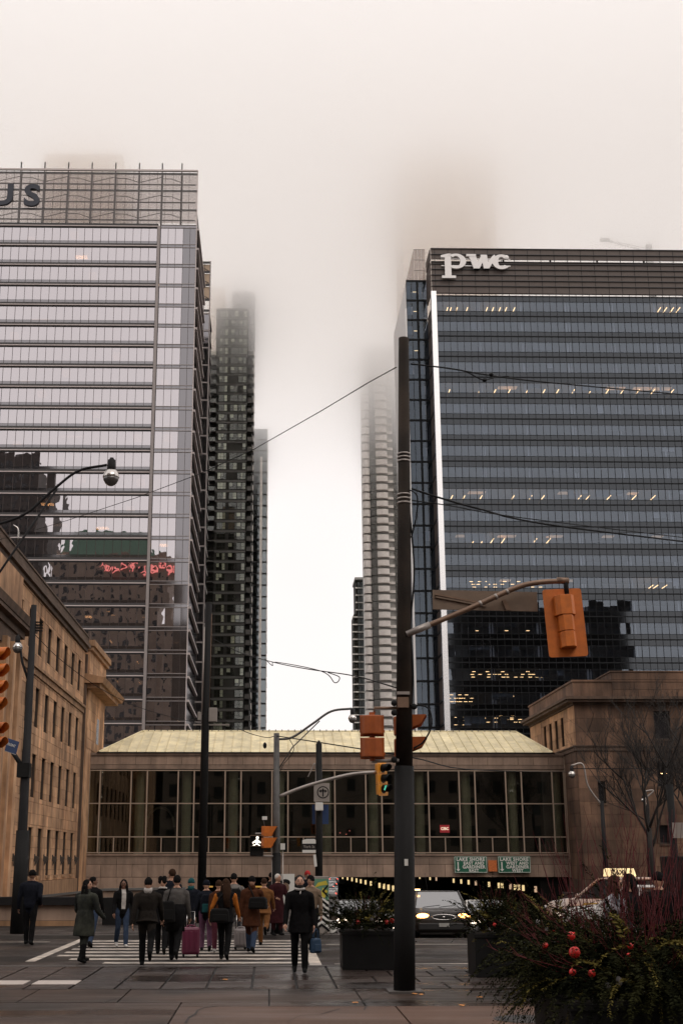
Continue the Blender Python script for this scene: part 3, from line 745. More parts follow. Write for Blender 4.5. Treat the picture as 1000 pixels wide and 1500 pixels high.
for (a, c, z0, z1, m_, h) in vis[300:] + hid:
    lo.m = 0 if m_ == 'telus_glass' else 1
    d, e = rt.uniform(-.005,.005), rt.uniform(-.003,.003)
    lo.add([(a,TY-d+e,z0),(c,TY+d+e,z0),(c,TY+d-e,z1),(a,TY-d-e,z1),(a,TY-d+e+.015,z0),(c,TY+d+e+.015,z0),(c,TY+d-e+.015,z1),(a,TY-d-e+.015,z1)], [(0,1,2,3),(4,7,6,5),(0,4,5,1),(1,5,6,2),(2,6,7,3),(3,7,4,0)])
lo.obj('lower_glazing', ['telus_glass', 'telus_spandrel'], tw, kind='stuff')
spd.obj('spandrel_glazing', 'telus_spandrel', tw, kind='stuff')
for k, L in enumerate(LV):
    if L < 8: break
    slab('ledge', 'alu_light', SUB_L, -20.06, TY-.34, TY+.05, L-.13, L+.03, tw)
    slab('dark_strip', 'dark_band', SUB_L, -20.06, TY-.12, TY+.05, L+.035, L+.46, tw)  # solid dark strip set over each ledge
    slab('head_rail', 'dark_band', SUB_L, -20.06, TY-.10, TY+.05, L-.34, L-.135, tw)
    for z in (L-.28, L+.30): slab('transom', 'alu_frame', -19.56, TX1+.02, TY-.10, TY+.05, z, z+.1, tw)
    slab('corner_band', 'telus_spandrel', -19.5, TX1-.05, TY-.01, TY+.02, L-.17, L+.29, tw)
    slab('floor_slab', 'slab_grey', SUB_L, TX1-.1, TY+.25, TY+9, L-.3, L+.1, tw)
    # side elevation toward the street: bands of glass with sloping louvre blades
    slab('side_blade', 'alu_light', TX1-.05, TX1+.42, TY+.6, TY+23.5, L-.3, L+.05, tw)
    slab('side_glazing', 'side_glass', TX1-.1, TX1-.02, TY+.3, TY+24, L+.06, L+3.4, tw)
for i in range(31):
    x = -20.12 - 1.4*i
    slab('mullion', 'brown_mullion', x-.03, x+.03, TY-.07, TY+.04, 8, 108.7, tw)
for x in (-18.2,-16.95,-15.6,-14.4): slab('mullion', 'brown_mullion', x-.03, x+.03, TY-.08, TY+.04, 8, 108.9, tw)
slab('pilaster', 'alu_frame', -20.05, -19.58, TY-.5, TY+.06, 5, 108.9, tw)
slab('corner_post', 'alu_light', TX1-.06, TX1+.08, TY-.12, TY+.1, 5, 120.0, tw)
b = MB(); b.box(SUB_L, TX1-.3, TY+9, TY+24, -5, 108.5); b.obj('core', 'slab_grey', tw)
b = MB(); b.box(SUB_L, TX1, TY+.1, TY+24, -5, 8); b.obj('podium', 'slab_grey', tw)
# warm lit patches inside
for (px, py, w_) in ((120,378,2),(355,0,0),(210,420,2.5),(22,695,3),(85,770,3),(150,775,2),(50,600,3),(180,590,3),(60,470,3),(190,480,2),(70,740,2),(240,800,1.2),(105,640,3.5),(30,840,4),(130,905,1)):
    if w_ and px < 250:
        q = at(px, py, TY+3); slab('ceiling_lamp', 'warm_strip' if w_ < 2.4 else 'office_glow', q.x-w_*.5, q.x+w_*.5, TY+2.5, TY+3.4, q.z, q.z+.25, tw)
for (px, py) in ((108,342),(45,350),(135,402),(190,418),(212,418),(20,490),(96,545),(170,520),(60,575),(140,605),(200,640),(36,560),(152,660),(118,700),(190,745),(24,650),(88,810),(205,705),(240,560),(245,640),(232,420)):
    q = at(px, py, TY+1); slab('glow_box', 'office_glow', q.x-.55, q.x+.75, TY+.9, TY+2.2, q.z-.5, q.z+.45, tw)  # glowing boxes put near the glass for the tower's warm glow
rq = random.Random(31)
for k in range(34):
    q = at(rq.uniform(110,268), rq.uniform(860,1062), TY+2); d_ = MB(); d_.box(-.05,.05,-1.5,1.5,-.03,.03) if k % 3 else d_.box(-.3,.3,-.06,.06,-.03,.03); d_.obj('ceiling_tube', 'warm_strip' if k % 2 else 'office_glow', tw, loc=q)
# crown: glass screen on trusses
zs = [109.45, 112.3, 116.05, 119.4]
slab('crown_rail', 'alu_light', SUB_L, TX1+.03, TY-.25, TY+.1, 119.75, 120.05, tw)
slab('crown_rail', 'dark_band', SUB_L, -19.9, TY-.3, TY+.1, 109.06, 109.42, tw)
for z in zs[1:]: slab('crown_rail', 'crown_steel', SUB_L, TX1, TY+.06, TY+.3, z-.16, z+.16, tw)
for z in (110.9, 114.4, 117.9): slab('crown_tie', 'crown_steel', SUB_L, TX1-.4, TY+1.2, TY+1.36, z-.1, z+.1, tw)
for i in range(36):
    x0 = TX1-.06 - 1.4*(i+1)
    for z0, z1 in zip(zs, zs[1:]+[119.75]):
        if z1-z0 > .5: slab('screen_pane', 'screen_glass', x0+.02, x0+1.38, TY-.015, TY+.015, z0+.17, z1-.17, tw)
    slab('mullion', 'brown_mullion', x0-.025, x0+.025, TY-.06, TY+.05, 109.4, 119.75, tw)
px_ = [at(x, 300, TY).x for x in (265, 236, 202, 167, 132, 97, 62, 27)]
px_ += [px_[-1]-4.15*i for i in (1,2,3,4)]
for i, x in enumerate(px_):
    slab('truss_post', 'crown_steel', x-.17, x+.17, TY+.9, TY+1.19, 109, 119.7, tw)
    slab('roof_spike', 'dark_band', x-.10, x+.10, TY+.5, TY+.7, 119.6, 121.75, tw)
    if i:
        xp = px_[i-1]
        for z in (111.1, 114.6, 118.1):
            d = MB(); d.tube([(x, TY+1.1, z+.9), ((x+xp)/2, TY+1.1, z+1.75-.9), (xp, TY+1.1, z+.1)] if i % 2 else [(x, TY+1.1, z+.1), (xp, TY+1.1, z+1.2)], .075, 5); d.obj('truss_brace', 'crown_steel', tw)
slab('plant_room', 'dark_band', -62, -37.4, TY+12, TY+30, 108.5, 114.6, tw)
slab('plant_room', 'slab_grey', -50, -32, TY+13, TY+30, 108.5, 111.5, tw)
for ch, cx_ in (('T', -64.3), ('E', -59.2), ('L', -54.4)): put('letter', text_mesh(ch, 5.2, 'navy_letter', .25, .14), tw, (cx_, TY-.45, 114.6), (R(90), 0, 0), (1.15, 1, 1))
qU, qS = at(5, 289, TY), at(48, 290, TY)
put('letter', text_mesh('U', 5.6, 'navy_letter', .25, .17), tw, (qU.x-.2, TY-.45, qU.z), (R(90), 0, 0), (1.12, 1, 1))
put('letter', text_mesh('S', 5.6, 'navy_letter', .25, .17), tw, (qS.x, TY-.45, qS.z), (R(90), 0, 0), (1.12, 1, 1))

# its lower rear wing
wg = thing('office_tower', 'narrow rear wing with tan screened crown beside the pale glass tower', 'office tower')
WX, WY0 = -12.75, 237.0
b = MB(); b.box(-30, WX-.1, WY0+.2, 246, -5, 109.0); b.obj('core', 'dark_tower', wg)
for k in range(27):
    z = 109.3 - 3.74*k
    if z < 8: break
    slab('ledge', 'alu_frame', -16.5, WX+.02, WY0-.15, WY0+.1, z-.15, z+.15, wg)
    slab('side_ledge', 'alu_frame', WX-.1, WX+.12, WY0+.2, 245.9, z-.2, z+.15, wg); slab('side_pane', 'side_glass', WX-.09, WX-.03, WY0+.25, 245.8, z-3.5, z-.25, wg)
    for i, (a, c) in enumerate(((-16.4,-15.2),(-15.1,-14.0),(-13.9,-12.85))): slab('pane', 'telus_spandrel', a, c, WY0, WY0+.03, z-3.5, z-.2, wg)
for x in (-15.15,-13.95): slab('mullion', 'brown_mullion', x-.05, x+.05, WY0-.1, WY0+.1, 8, 120.6, wg)
slab('corner_post', 'alu_frame', WX-.1, WX+.12, WY0-.15, WY0+.2, 8, 121, wg)
for z in (110.0, 112.4, 115.7, 118.6, 120.7): slab('crown_rail', 'dark_band', -17, WX, WY0-.1, WY0+.15, z-.22, z+.22, wg)
for z0, z1 in ((112.7,115.4),(116,118.3),(118.9,120.4)): slab('screen_pane', 'tan_screen', -17, WX-.05, WY0+.3, WY0+.36, z0, z1, wg)
for z in (112.6, 116, 118.7): d = MB(); d.tube([(-16.4, WY0-.1, z+2.2), (-13, WY0-.1, z)], .08, 5); d.obj('truss_brace', 'dark_band', wg)

# ------------------------------------------------------------------ dark apartment tower
cd = thing('apartment_tower', 'dark apartment tower with pale blinds in its windows fading into low cloud', 'apartment tower')
CY, FH = 330.0, 2.82
b = MB(); b.box(-18.9, -5.6, CY+2.2, CY+24, -5, 139); b.box(-15.9, -6.7, CY+2.3, CY+22, 141, 153.4); b.obj('core', 'condo_frame', cd)
b = MB(); b.box(-15.3, -7.0, CY+.3, CY+2.2, -5, 153.2); b.obj('front_wall', 'condo_frame', cd)
def win_mesh(w, h, cols, seed):
    r_ = random.Random(seed); m_ = MB(); m_.m = 0
    m_.box(0, w, 0, .06, 0, .07); m_.box(0, w, 0, .06, h-.07, h)
    for i in range(cols+1): x = i*(w-.06)/cols; m_.box(x, x+.06, .001, .061, .07, h-.07)
    m_.box(.06, w-.06, .01, .05, h*.42, h*.42+.06)
    for i in range(cols):
        x0 = i*(w-.06)/cols+.06; x1 = (i+1)*(w-.06)/cols
        m_.m = 1; m_.box(x0, x1, .02, .03, .07, h-.07)
        if r_.random() < .62: m_.m = 2; m_.box(x0, x1, .05, .07, h*(.07 if r_.random() < .6 else .45), h-.07)
    return m_.mesh('window', ['condo_frame', 'condo_glass', 'blind'])
var3 = [win_mesh(2.35, 1.95, 3, s) for s in range(6)]
var2 = [win_mesh(2.1, 1.95, 2, s+20) for s in range(6)]
var1 = [win_mesh(.95, 1.95, 1, s+41) for s in range(5)]
rc_ = random.Random(5)
for k in range(43):
    z = 150.3 - k*FH
    if z < 30: break
    wide = z < 141
    slab('floor_band', 'condo_slab', -15.35 if wide else -15.9, -6.95, CY+.14, CY+.5, z+2.2, z+2.75, cd)
    put('window', rc_.choice(var3), cd, (-14.75, CY+.12, z+.15))
    if rc_.random() < .85: put('window', rc_.choice(var2), cd, (-11.6, CY+.12, z+.15))
    if rc_.random() < .75: put('window', rc_.choice(var2), cd, (-9.4, CY+.13, z+.15))
    put('window', rc_.choice(var1), cd, (-8.05, CY+.11, z+.15), scale=(1, 1, 1))
    if wide:
        slab('balcony', 'condo_slab', -18.9, -15.5, CY+.2, CY+2.1, z-.25, z+.0, cd); slab('balcony_rail', 'condo_glass', -18.9, -15.5, CY+.22, CY+.26, z+.01, z+1.05, cd)
        slab('balcony', 'condo_slab', -6.7, -5.15, CY-.1, CY+2.1, z-.25, z+.0, cd); slab('balcony_rail', 'condo_slab', -6.7, -5.3, CY-.08, CY-.02, z+.01, z+1.0, cd)
        slab('balcony_fin', 'condo_pale', -5.14, -4.98, CY-.2, CY+1.2, z-.2, z+1.35, cd)

# ------------------------------------------------------------------ towers standing in the fog
def plain_tower(label, x0, x1, y0, y1, z1, m, band, fh, gl=None, name='apartment_tower', cat='apartment tower', zb=20):
    t = thing(name, label, cat)
    b_ = MB(); b_.box(x0, x1, y0, y1, -5, z1); b_.obj('core', m, t)
    z = z1 - fh
    while z > zb:
        slab('floor_band', band, x0-.15, x1+.15, y0-.2, y1, z-.25, z+.25, t)
        if gl: slab('glazing', gl, x0+.1, x1-.1, y0-.06, y0-.02, z+.3, z+fh-.3, t)
        z -= fh
    return t
t = plain_tower('slim bluish glass tower with one pale vertical stripe right of dark tower', -6.6, -1.5, 420, 440, 148.4, 'dark_tower', 'pole_dark', 4.0, 'blue_glass')
slab('stripe', 'condo_pale', -4.0, -3.2, 419.5, 419.9, 20, 138, t); slab('edge', 'condo_pale', -1.62, -1.35, 419.6, 420, 20, 148.4, t)
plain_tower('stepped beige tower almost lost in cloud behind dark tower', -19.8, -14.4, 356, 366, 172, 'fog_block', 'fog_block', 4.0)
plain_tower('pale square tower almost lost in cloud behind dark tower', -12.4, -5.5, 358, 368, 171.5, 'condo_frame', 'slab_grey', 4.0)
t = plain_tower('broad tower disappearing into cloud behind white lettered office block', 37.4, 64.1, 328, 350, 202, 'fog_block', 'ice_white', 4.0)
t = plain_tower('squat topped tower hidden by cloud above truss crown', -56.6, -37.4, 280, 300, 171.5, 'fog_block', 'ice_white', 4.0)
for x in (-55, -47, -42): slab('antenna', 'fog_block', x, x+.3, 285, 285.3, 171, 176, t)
# white curved apartment tower
ic = thing('apartment_tower', 'white banded apartment tower with stacked balconies fading upward behind wooden pole', 'apartment tower')
b = MB(); b.box(35.0, 44, 421, 440, -5, 181); b.box(32.6, 35.0, 423, 440, -5, 181); b.obj('core', 'ice_grey', ic)
def arc_slab(x0, x1, y, d, n=6):
    pts = [(x0 + (x1-x0)*i/n, y - d*math.sin(math.pi*(.15+.7*i/n))) for i in range(n+1)] + [(x1, y+3), (x0, y+3)]
    return pts
m1 = MB().prism(arc_slab(31.6, 34.2, 421.5, 1.2), 'z', 0, 2.35).mesh('balcony_band', 'ice_white')
m2 = MB().prism(arc_slab(36.3, 40.2, 420.0, 1.0), 'z', 0, 1.9).mesh('balcony_band', 'ice_white')
m3 = MB().prism(arc_slab(40.3, 42.2, 420.6, .3), 'z', 0, .9).mesh('balcony', 'ice_white')
for k in range(48):
    z = 177 - 3.0*k
    if z < 40: break
    put('balcony_band', m1, ic, (0, 0, z)); put('balcony_band', m2, ic, (0, 0, z+.3)); put('balcony', m3, ic, (0, 0, z))
    slab('glazing', 'blue_glass', 34.3, 36.2, 420.4, 420.5, z+.1, z+2.8, ic); slab('glazing', 'blue_glass', 42.3, 44.2, 420.4, 420.5, z+.1, z+2.8, ic)
sm = thing('apartment_tower', 'small dark banded apartment tower far down the street beside white tower', 'apartment tower')
b = MB(); b.box(33.2, 40, 501, 515, -5, 98); b.box(34.2, 40, 501, 515, 98, 112); b.obj('core', 'condo_frame', sm)
for k in range(24):
    z = 108.5 - k*3.0
    if z < 45: break
    slab('balcony', 'ice_white', 32.6 if z < 97 else 34, 34.6, 499.6, 501, z, z+.35, sm); slab('floor_band', 'ice_grey', 34.6, 38.6, 500.5, 501.05, z, z+.5, sm)
    for x in (34.9, 36.1, 37.3): slab('window', 'blue_glass', x, x+.95, 500.8, 500.98, z+.6, z+2.7, sm)
slab('roof_slab', 'ice_grey', 33.8, 40.2, 499.8, 515, 112, 113, sm)

# ------------------------------------------------------------------ lettered dark glass office block on the right
pw = thing('office_tower', 'dark blue glass office block with white lettering on brown louvred top', 'office tower')
PY, PX0, PX1 = 200.0, 28.12, 84.0
PL = [96.24 - 3.74*k for k in range(25)]
nm = int((PX1-PX0)/1.157)
vis = []
sp_ = MB(); lo = MB()
for k, L in enumerate(PL):
    if L < 8: break
    slab('floor_rail', 'pwc_frame', PX0, PX1, PY-.10, PY+.06, L-.09, L+.09, pw)
    slab('transom', 'pwc_frame', PX0, PX1, PY-.05, PY+.05, L-1.05, L-.98, pw)
    slab('transom', 'pwc_frame', PX0, PX1, PY-.05, PY+.05, L-2.9, L-2.83, pw)
    slab('floor_slab', 'slab_grey', PX0+.2, PX1, PY+.4, PY+8, L-.35, L+.1, pw)
    for i in range(nm):
        a, c = PX0+1.157*i+.02, PX0+1.157*(i+1)-.02
        vis.append((a, c, L-2.82, L-1.06, a < 72.5))
        sp_.box(a, c, PY-.008, PY+.008, L-3.63, L-2.91); sp_.box(a, c, PY-.008, PY+.008, L-.97, L-.1)
sp_.obj('spandrel_glazing', 'pwc_spandrel', pw, kind='stuff')
v1 = [v for v in vis if v[4]]; v2 = [v for v in vis if not v[4]]
for (a, c, z0, z1, _) in v1[:300]: slab('pane', 'pwc_glass', a, c, PY-.008, PY+.008, z0, z1, pw, rot=(rt.uniform(-.0014,.0014), 0, rt.uniform(-.0014,.0014)))
for (a, c, z0, z1, _) in v1[300:] + v2:
    d, e = rt.uniform(-.004,.004), rt.uniform(-.003,.003)
    lo.add([(a,PY-d+e,z0),(c,PY+d+e,z0),(c,PY+d-e,z1),(a,PY-d-e,z1),(a,PY-d+e+.015,z0),(c,PY+d+e+.015,z0),(c,PY+d-e+.015,z1),(a,PY-d-e+.015,z1)], [(0,1,2,3),(4,7,6,5),(0,4,5,1),(1,5,6,2),(2,6,7,3),(3,7,4,0)])
lo.obj('lower_glazing', 'pwc_glass', pw, kind='stuff')
for i in range(nm+1): x = PX0+1.157*i; slab('mullion', 'pwc_frame', x-.034, x+.034, PY-.06, PY+.04, 8, 96.6, pw)
b = MB(); b.box(PX0+.1, PX1, PY+8, PY+48, -5, 96.5); b.obj('core', 'office_wall', pw)
for i in range(8):
    x = 35.2 + 7.7*i
    slab('column', 'white_letter', x-.22, x+.06, PY+.3, PY+.38, 5, 96, pw); slab('column', 'white_letter', x+.3, x+.46, PY+.3, PY+.38, 5, 96, pw)
slab('white_fin', 'bright_fin', 27.22, 28.1, PY-1.0, PY+.1, 0, 96.7, pw)
# office lights: rows of ceiling tubes running away from the facade, or across it
def tubes(py, xs_, m_='warm_strip', dz=0):
    for xq in xs_:
        q = at(xq, py, PY+1.0); b_ = MB(); b_.box(q.x-.06, q.x+.06, PY+.6, PY+7.2, q.z+dz, q.z+dz+.06); b_.obj('ceiling_tube', m_, pw)
tubes(452, (655,660,669,684,713,722,732,741,753,966,975,985,994)); tubes(572, (658,702,725,746,772,797,817,840,865,890,912,935,957,985)); tubes(727, (662,680,705,752,778,796,850,862,893,930,958))
tubes(790, (695,708,722,738,785,805)); tubes(858, (955,962,975)); tubes(870, (950,958))
def dashes(rows_, xs_, w_=.55):
    for py in rows_:
        for xq in xs_:
            if rt.random() < .72:
                q = at(xq+rt.uniform(-3,3), py, PY+2.2); slab('ceiling_lamp', 'warm_strip', q.x-w_*.5, q.x+w_*.5, PY+2.2, PY+2.35, q.z, q.z+.055, pw)
dashes((852,856,860), range(692,800,11)); dashes((924,), (682,700,720,740,770)); dashes((984,988,992), range(694,800,10)); dashes((1018,1023,1028,1033), range(660,692,7)); dashes((1020,1045,1049), (718,735,752)); dashes((1054,1058,1052), range(698,768,9)); dashes((1051,1056,1062), (670,680,686)); dashes((737,741), (672,688,720,728))
rv = random.Random(77)
for k in range(70):                                     # blinds, cupboards and lit rooms behind the panes
    L = rv.choice(PL[1:20]); i = rv.randint(0, 38); a = PX0+1.157*i+.03; n_ = rv.choice((1,1,2,3)); m_ = rv.choice(('office_wall','white_panel','slab_grey','dark_band','office_wall'))
    h_ = rv.uniform(.4,1.5); slab('blind', m_, a, a+1.1*n_, PY+.25+rv.uniform(0,.02), PY+.29, L-1.1-h_, L-1.1, pw)
for k in range(16):
    L = rv.choice((PL[4],PL[9],PL[11],PL[13])); i = rv.randint(2, 36); a = PX0+1.157*i; slab('glow_box', 'office_glow', a, a+rv.uniform(1.5,3.2), PY+1.2, PY+2.5, L-1.25, L-1.12, pw)
# louvred crown
for i, (z0, z1) in enumerate(((96.7,97.9),(98.05,98.95),(99.1,100.0),(100.15,101.05),(101.2,102.1),(102.2,102.5),(103.1,103.9),(104.1,105.0))):
    slab('louvre_band', 'louvre_brown', 27.5, PX1, PY-.25, PY-.05, z0, z1, pw)
    slab('louvre_blade', 'dark_band', 27.45, PX1, PY-.45, PY+.05, z1+.01, z1+.12, pw)
    slab('side_louvre', 'louvre_brown', 27.25, 27.45, PY+.1, PY+5.2, z0, z1, pw)
slab('louvre_backing', 'dark_band', 27.7, PX1, PY+.1, PY+.2, 96.7, 102.45, pw)
for i in range(nm//2): x = PX0+2.314*i; slab('crown_mullion', 'pwc_frame', x-.03, x+.03, PY-.29, PY-.02, 96.7, 105, pw)
for i in range(8): x = 40+8.2*i; slab('crown_post', 'dark_band', x, x+.3, PY+.1, PY+.3, 102.5, 105, pw)
for k in range(23):
    z = 94.0-3.74*k
    if z > 8: slab('side_glazing', 'louvre_brown', 27.3, 27.36, PY+1, PY+4.8, z-3.4, z-.2, pw); slab('side_rail', 'pwc_frame', 27.24, 27.4, PY+1, PY+4.8, z-.18, z+.02, pw)
# lettering p w c, built up from slabs of plate
lt = MB()
z0 = 99.1; y0 = PY-1.0
def plate(pts, d): lt.prism(pts, 'y', y0-.01*d, y0+.35)
def ring(cx, cz, rx, rz, tx, tz, a0, a1, d, n=18):
    for i in range(n):
        t0 = a0+(a1-a0)*i/n; t1 = a0+(a1-a0)*(i+1)/n
        plate([(cx+rx*math.cos(t0), cz+rz*math.sin(t0)), (cx+rx*math.cos(t1), cz+rz*math.sin(t1)), (cx+(rx-tx)*math.cos(t1), cz+(rz-tz)*math.sin(t1)), (cx+(rx-tx)*math.cos(t0), cz+(rz-tz)*math.sin(t0))], d)
plate([(29.75,99.6),(30.85,99.6),(30.85,103.55),(29.75,103.35)], 1); plate([(29.2,99.15),(31.6,99.15),(31.6,99.62),(29.2,99.62)], 2); plate([(29.1,103.05),(29.9,103.05),(30.9,103.75),(30.3,103.75),(29.1,103.45)], 3)
ring(31.7, 102.35, 1.75, 1.42, 1.0, .42, -2.3, 2.3, 4)
lt.obj('letter', 'white_letter', pw); lt = MB()
plate([(33.9,103.6),(35.15,103.6),(35.75,101.0),(34.75,101.0)], 1); plate([(34.75,101.0),(35.75,101.0),(37.0,103.6),(36.2,103.6)], 2); plate([(36.0,103.6),(37.1,103.6),(37.4,101.0),(36.5,101.0)], 3); plate([(36.5,101.0),(37.4,101.0),(38.7,103.1),(38.4,103.65),(37.9,103.2)], 4); plate([(33.55,103.3),(35.2,103.3),(35.2,103.7),(33.55,103.7)], 5)
lt.obj('letter', 'white_letter', pw); lt = MB()
ring(39.6, 102.3, 1.6, 1.4, 1.0, .45, .75, 5.6, 1); lt.ball((40.45, y0+.1, 103.2), (.5, .15, .42)); lt.obj('letter', 'white_letter', pw)
for z in (101.6, 102.9): slab('letter_rail', 'white_panel', 29.2, 41.2, PY-.62, PY-.5, z, z+.16, pw)

# its narrow dark side wing with the pale glass screen
w2 = thing('office_tower', 'narrow dark glass wing with pale screen rising left of the lettered block', 'office tower')
WY2 = 205.0
b = MB(); b.box(23.65, 27.2, WY2+4, 228, -5, 101.0); b.obj('core', 'office_wall', w2)
for k in range(24):
    z = 101.4-3.74*k
    if z < 12: break
    slab('floor_rail', 'pwc_frame', 23.6, 27.2, WY2-.12, WY2+.1, z-.16, z+.16, w2)
    slab('floor_slab', 'slab_grey', 23.7, 27.2, WY2+.3, WY2+4, z-.3, z+.1, w2)
    for x in (23.65, 24.55, 25.75, 26.45): slab('pane', 'wing_glass', x+.03, x+(.84 if x != 25.75 else .66), WY2, WY2+.02, z-3.55, z-.2, w2)
    for x in (23.8, 25.8):
        if rt.random() < .55: slab('blind', 'white_panel' if rt.random() < .3 else 'office_wall', x, x+rt.uniform(.5,1.0), WY2+.35, WY2+.4, z-2.6, z-rt.uniform(.6,1.2), w2)
    if k < 4: slab('ceiling_lamp', 'warm_strip', 24.9, 25.5, WY2+.9, WY2+1.0, z-1.7, z-1.62, w2)
slab('pier', 'pwc_frame', 25.4, 25.68, WY2-.2, WY2+.1, 5, 101.4, w2)
slab('edge_fin', 'white_panel', 23.3, 23.6, WY2-.3, WY2+.2, 5, 96, w2)
for x in (25.2, 25.87, 26.54):
    for z in (101.7, 103.75, 105.8): slab('screen_pane', 'screen_glass', x+.02, x+.65, WY2+.4, WY2+.43, z, z+2.0, w2)
for z in (103.72, 105.78, 107.82): slab('screen_rail', 'alu_light', 25.15, 27.2, WY2+.35, WY2+.5, z-.04, z+.04, w2)
for k in range(8): slab('side_pane', 'screen_glass', 25.16, 25.2, WY2+.5+k*2.7, WY2+3.1+k*2.7, 101.7, 107.8, w2)
slab('side_panel', 'white_panel', 23.56, 23.62, WY2+.3, 227, 60, 100.9, w2)

# crane half lost in cloud
cr = thing('tower_crane', 'faint tower crane jib half lost in cloud above the lettered block', 'crane')
j = MB(); a, b2 = at(882, 352, 300), at(928, 364, 300)
dirx = (b2-a)
for o in (0, .9): j.tube([(a.x, 300, a.z+o*.3), (b2.x+4, 300, b2.z-1.0+o)], .12, 4)
for i in range(8): t = i/8; j.tube([(a.x+dirx.x*t, 300, a.z+dirx.z*t), (a.x+dirx.x*(t+.08), 300, a.z+dirx.z*(t+.08)+.8)], .08, 4)
j.obj('jib', 'slab_grey', cr); j = MB(); j.box(b2.x+3.2, b2.x+4.6, 299.4, 300.6, 0, b2.z+1); j.obj('mast', 'slab_grey', cr)
j = MB(); j.box(a.x-.6, a.x+1.8, 299.5, 300.5, a.z-.2, a.z+.5); j.obj('hook_trolley', 'slab_grey', cr)

# ------------------------------------------------------------------ buildings across the square behind the viewpoint (they stand in the mirrored glass)
def back_block(label, x0, x1, y1, z1, m, wm, px_=4.0, pz=4.2, cap=None):
    t = thing('city_block', label, 'building')
    b_ = MB(); b_.box(x0, x1, y1-30, y1, -5, z1); b_.obj('wall', m, t)
    w_ = MB(); x = x0+1.2
    while x < x1-2:
        z = 6
        while z < z1-4: w_.box(x, x+1.5, y1-.1, y1+.06, z, z+2.2); z += pz
        x += px_
    w_.obj('window_grid', wm, t, kind='stuff')
    if cap: cap(t)
    return t
def hotel_cap(t):
    c = MB(); c.prism([(-78,112),(-42,112),(-47,121),(-73,121)], 'y', -86, -60.5); c.obj('copper_roof', 'copper_green', t)
    put('lettering', text_mesh('ROYAL YORK', 3.6, 'neon_red', .2, .12, space=1.1), t, (-49, -58.6, 107), (R(90), 0, R(180)))
back_block('stone hotel with green copper roof across the square', -80, -38, -60, 112, 'hotel_stone', 'hotel_window', cap=hotel_cap)
back_block('stone hotel wing stepping down beside the hotel', -38, -22, -58, 86, 'hotel_stone', 'hotel_window')
back_block('black office tower beyond the hotel', -128, -86, -62, 152, 'block_dark', 'hotel_window', 3.0, 4.0)
back_block('dark office slab facing the lettered block across the square', 70, 132, -62, 95, 'block_dark', 'hotel_window', 3.0, 4.0)
back_block('slender dark tower east of the square', 176, 206, -62, 158, 'block_dark', 'hotel_window', 3.0, 4.0)
back_block('low stone bank across the square', -20, 56, -50, 34, 'hotel_stone', 'hotel_window')

# ------------------------------------------------------------------ the low cloud deck that swallows the tower tops
cl = MB(); n = 14; zc = 119.0; dz = 4.0
for i in range(n):
    cl.m = i
    z0 = zc + i*dz; z1 = z0 + dz - .002 if i < n-1 else 222
    cl.box(-240, 340, 206, 470, z0, z1)
mats_ = []
for i in range(n):
    m = bpy.data.materials.new('cloud_layer'); m.use_nodes = True; nt = m.node_tree; nt.nodes.clear()
    o_ = nt.nodes.new('ShaderNodeOutputMaterial'); v_ = nt.nodes.new('ShaderNodeVolumePrincipled')
    v_.inputs['Color'].default_value = (1.0, 0.995, 0.99, 1); v_.inputs['Anisotropy'].default_value = 0.94
    v_.inputs['Density'].default_value = 0.00088*(dz*(i+.5))
    nt.links.new(v_.outputs[0], o_.inputs['Volume']); mats_.append(m)
cl.obj('cloud', mats_, kind='stuff', label='low grey cloud hiding the tops of the far towers', category='cloud')

# ------------------------------------------------------------------ street furniture
def tubeobj(name, m, path, r, parent=None, n=8, loc=None, **t):
    b_ = MB(); b_.sm = True; b_.tube(path, r, n); return b_.obj(name, m, parent, loc, **t)
def spline(pts, n=6):
    """smooth path through points"""
    P = [Vector(p) for p in pts]; P = [P[0]*2-P[1]] + P + [P[-1]*2-P[-2]]; out = []
    for i in range(1, len(P)-2):
        for k in range(n):
            t = k/n; a, b_, c, d = P[i-1], P[i], P[i+1], P[i+2]
            out.append(.5*((2*b_) + (c-a)*t + (2*a-5*b_+4*c-d)*t*t + (3*b_-a-3*c+d)*t**3))
    return out + [P[-2]]
def sag(a, b_, d, n=14):
    a, b_ = Vector(a), Vector(b_)
    return [a.lerp(b_, i/n) - Vector((0, 0, d*4*(i/n)*(1-i/n))) for i in range(n+1)]
def wire(label, path, r=.012):
    o = tubeobj('overhead_wire', 'wire', path, r, n=5); o['label'] = label; o['category'] = 'wire'; return o

# low wall at the head of the far pavement
lw = thing('low_wall', 'low concrete wall with dark coping rail on the far pavement at left', 'wall')
b = MB(); b.box(-30, -5.75, 44.05, 44.5, -.2, .70); b.obj('wall', 'mortar', lw)
x = -29.9
while x < -5.9:
    e = min(x+2.2, -5.75)
    slab('panel', 'precast', x+.01, e-.01, 44.0, 44.1, .22, .70, lw); slab('base_block', 'limestone_trim', x+.01, e-.01, 43.94, 44.12, -.03, .21, lw); x += 2.2
slab('coping', 'pole_dark', -30, -5.65, 43.85, 44.55, .71, .96, lw)
b = MB(); b.box(-5.6, -3.4, 44.6, 45.2, -.1, .92); bb = b.obj('black_block', 'pole_black'); bb['label'] = 'plain black box filling the dark gap at the end of the low wall'; bb['category'] = 'box'  # plain black box added to fill the dark gap past the wall
rl_ = thing('parapet', 'sloping grey parapet beside the underpass ramp behind the low wall', 'wall')
b = MB(); b.prism([(-13.2,-1),(-4.6,-1),(-4.6,.62),(-9,.55),(-13.2,.12)], 'y', 72, 72.4); b.obj('wall', 'precast_ledge', rl_); b = MB(); b.prism([(-13.2,.13),(-9,.56),(-4.6,.63),(-4.6,.75),(-9,.68),(-13.2,.25)], 'y', 71.9, 72.5); b.obj('coping', 'slab_grey', rl_)

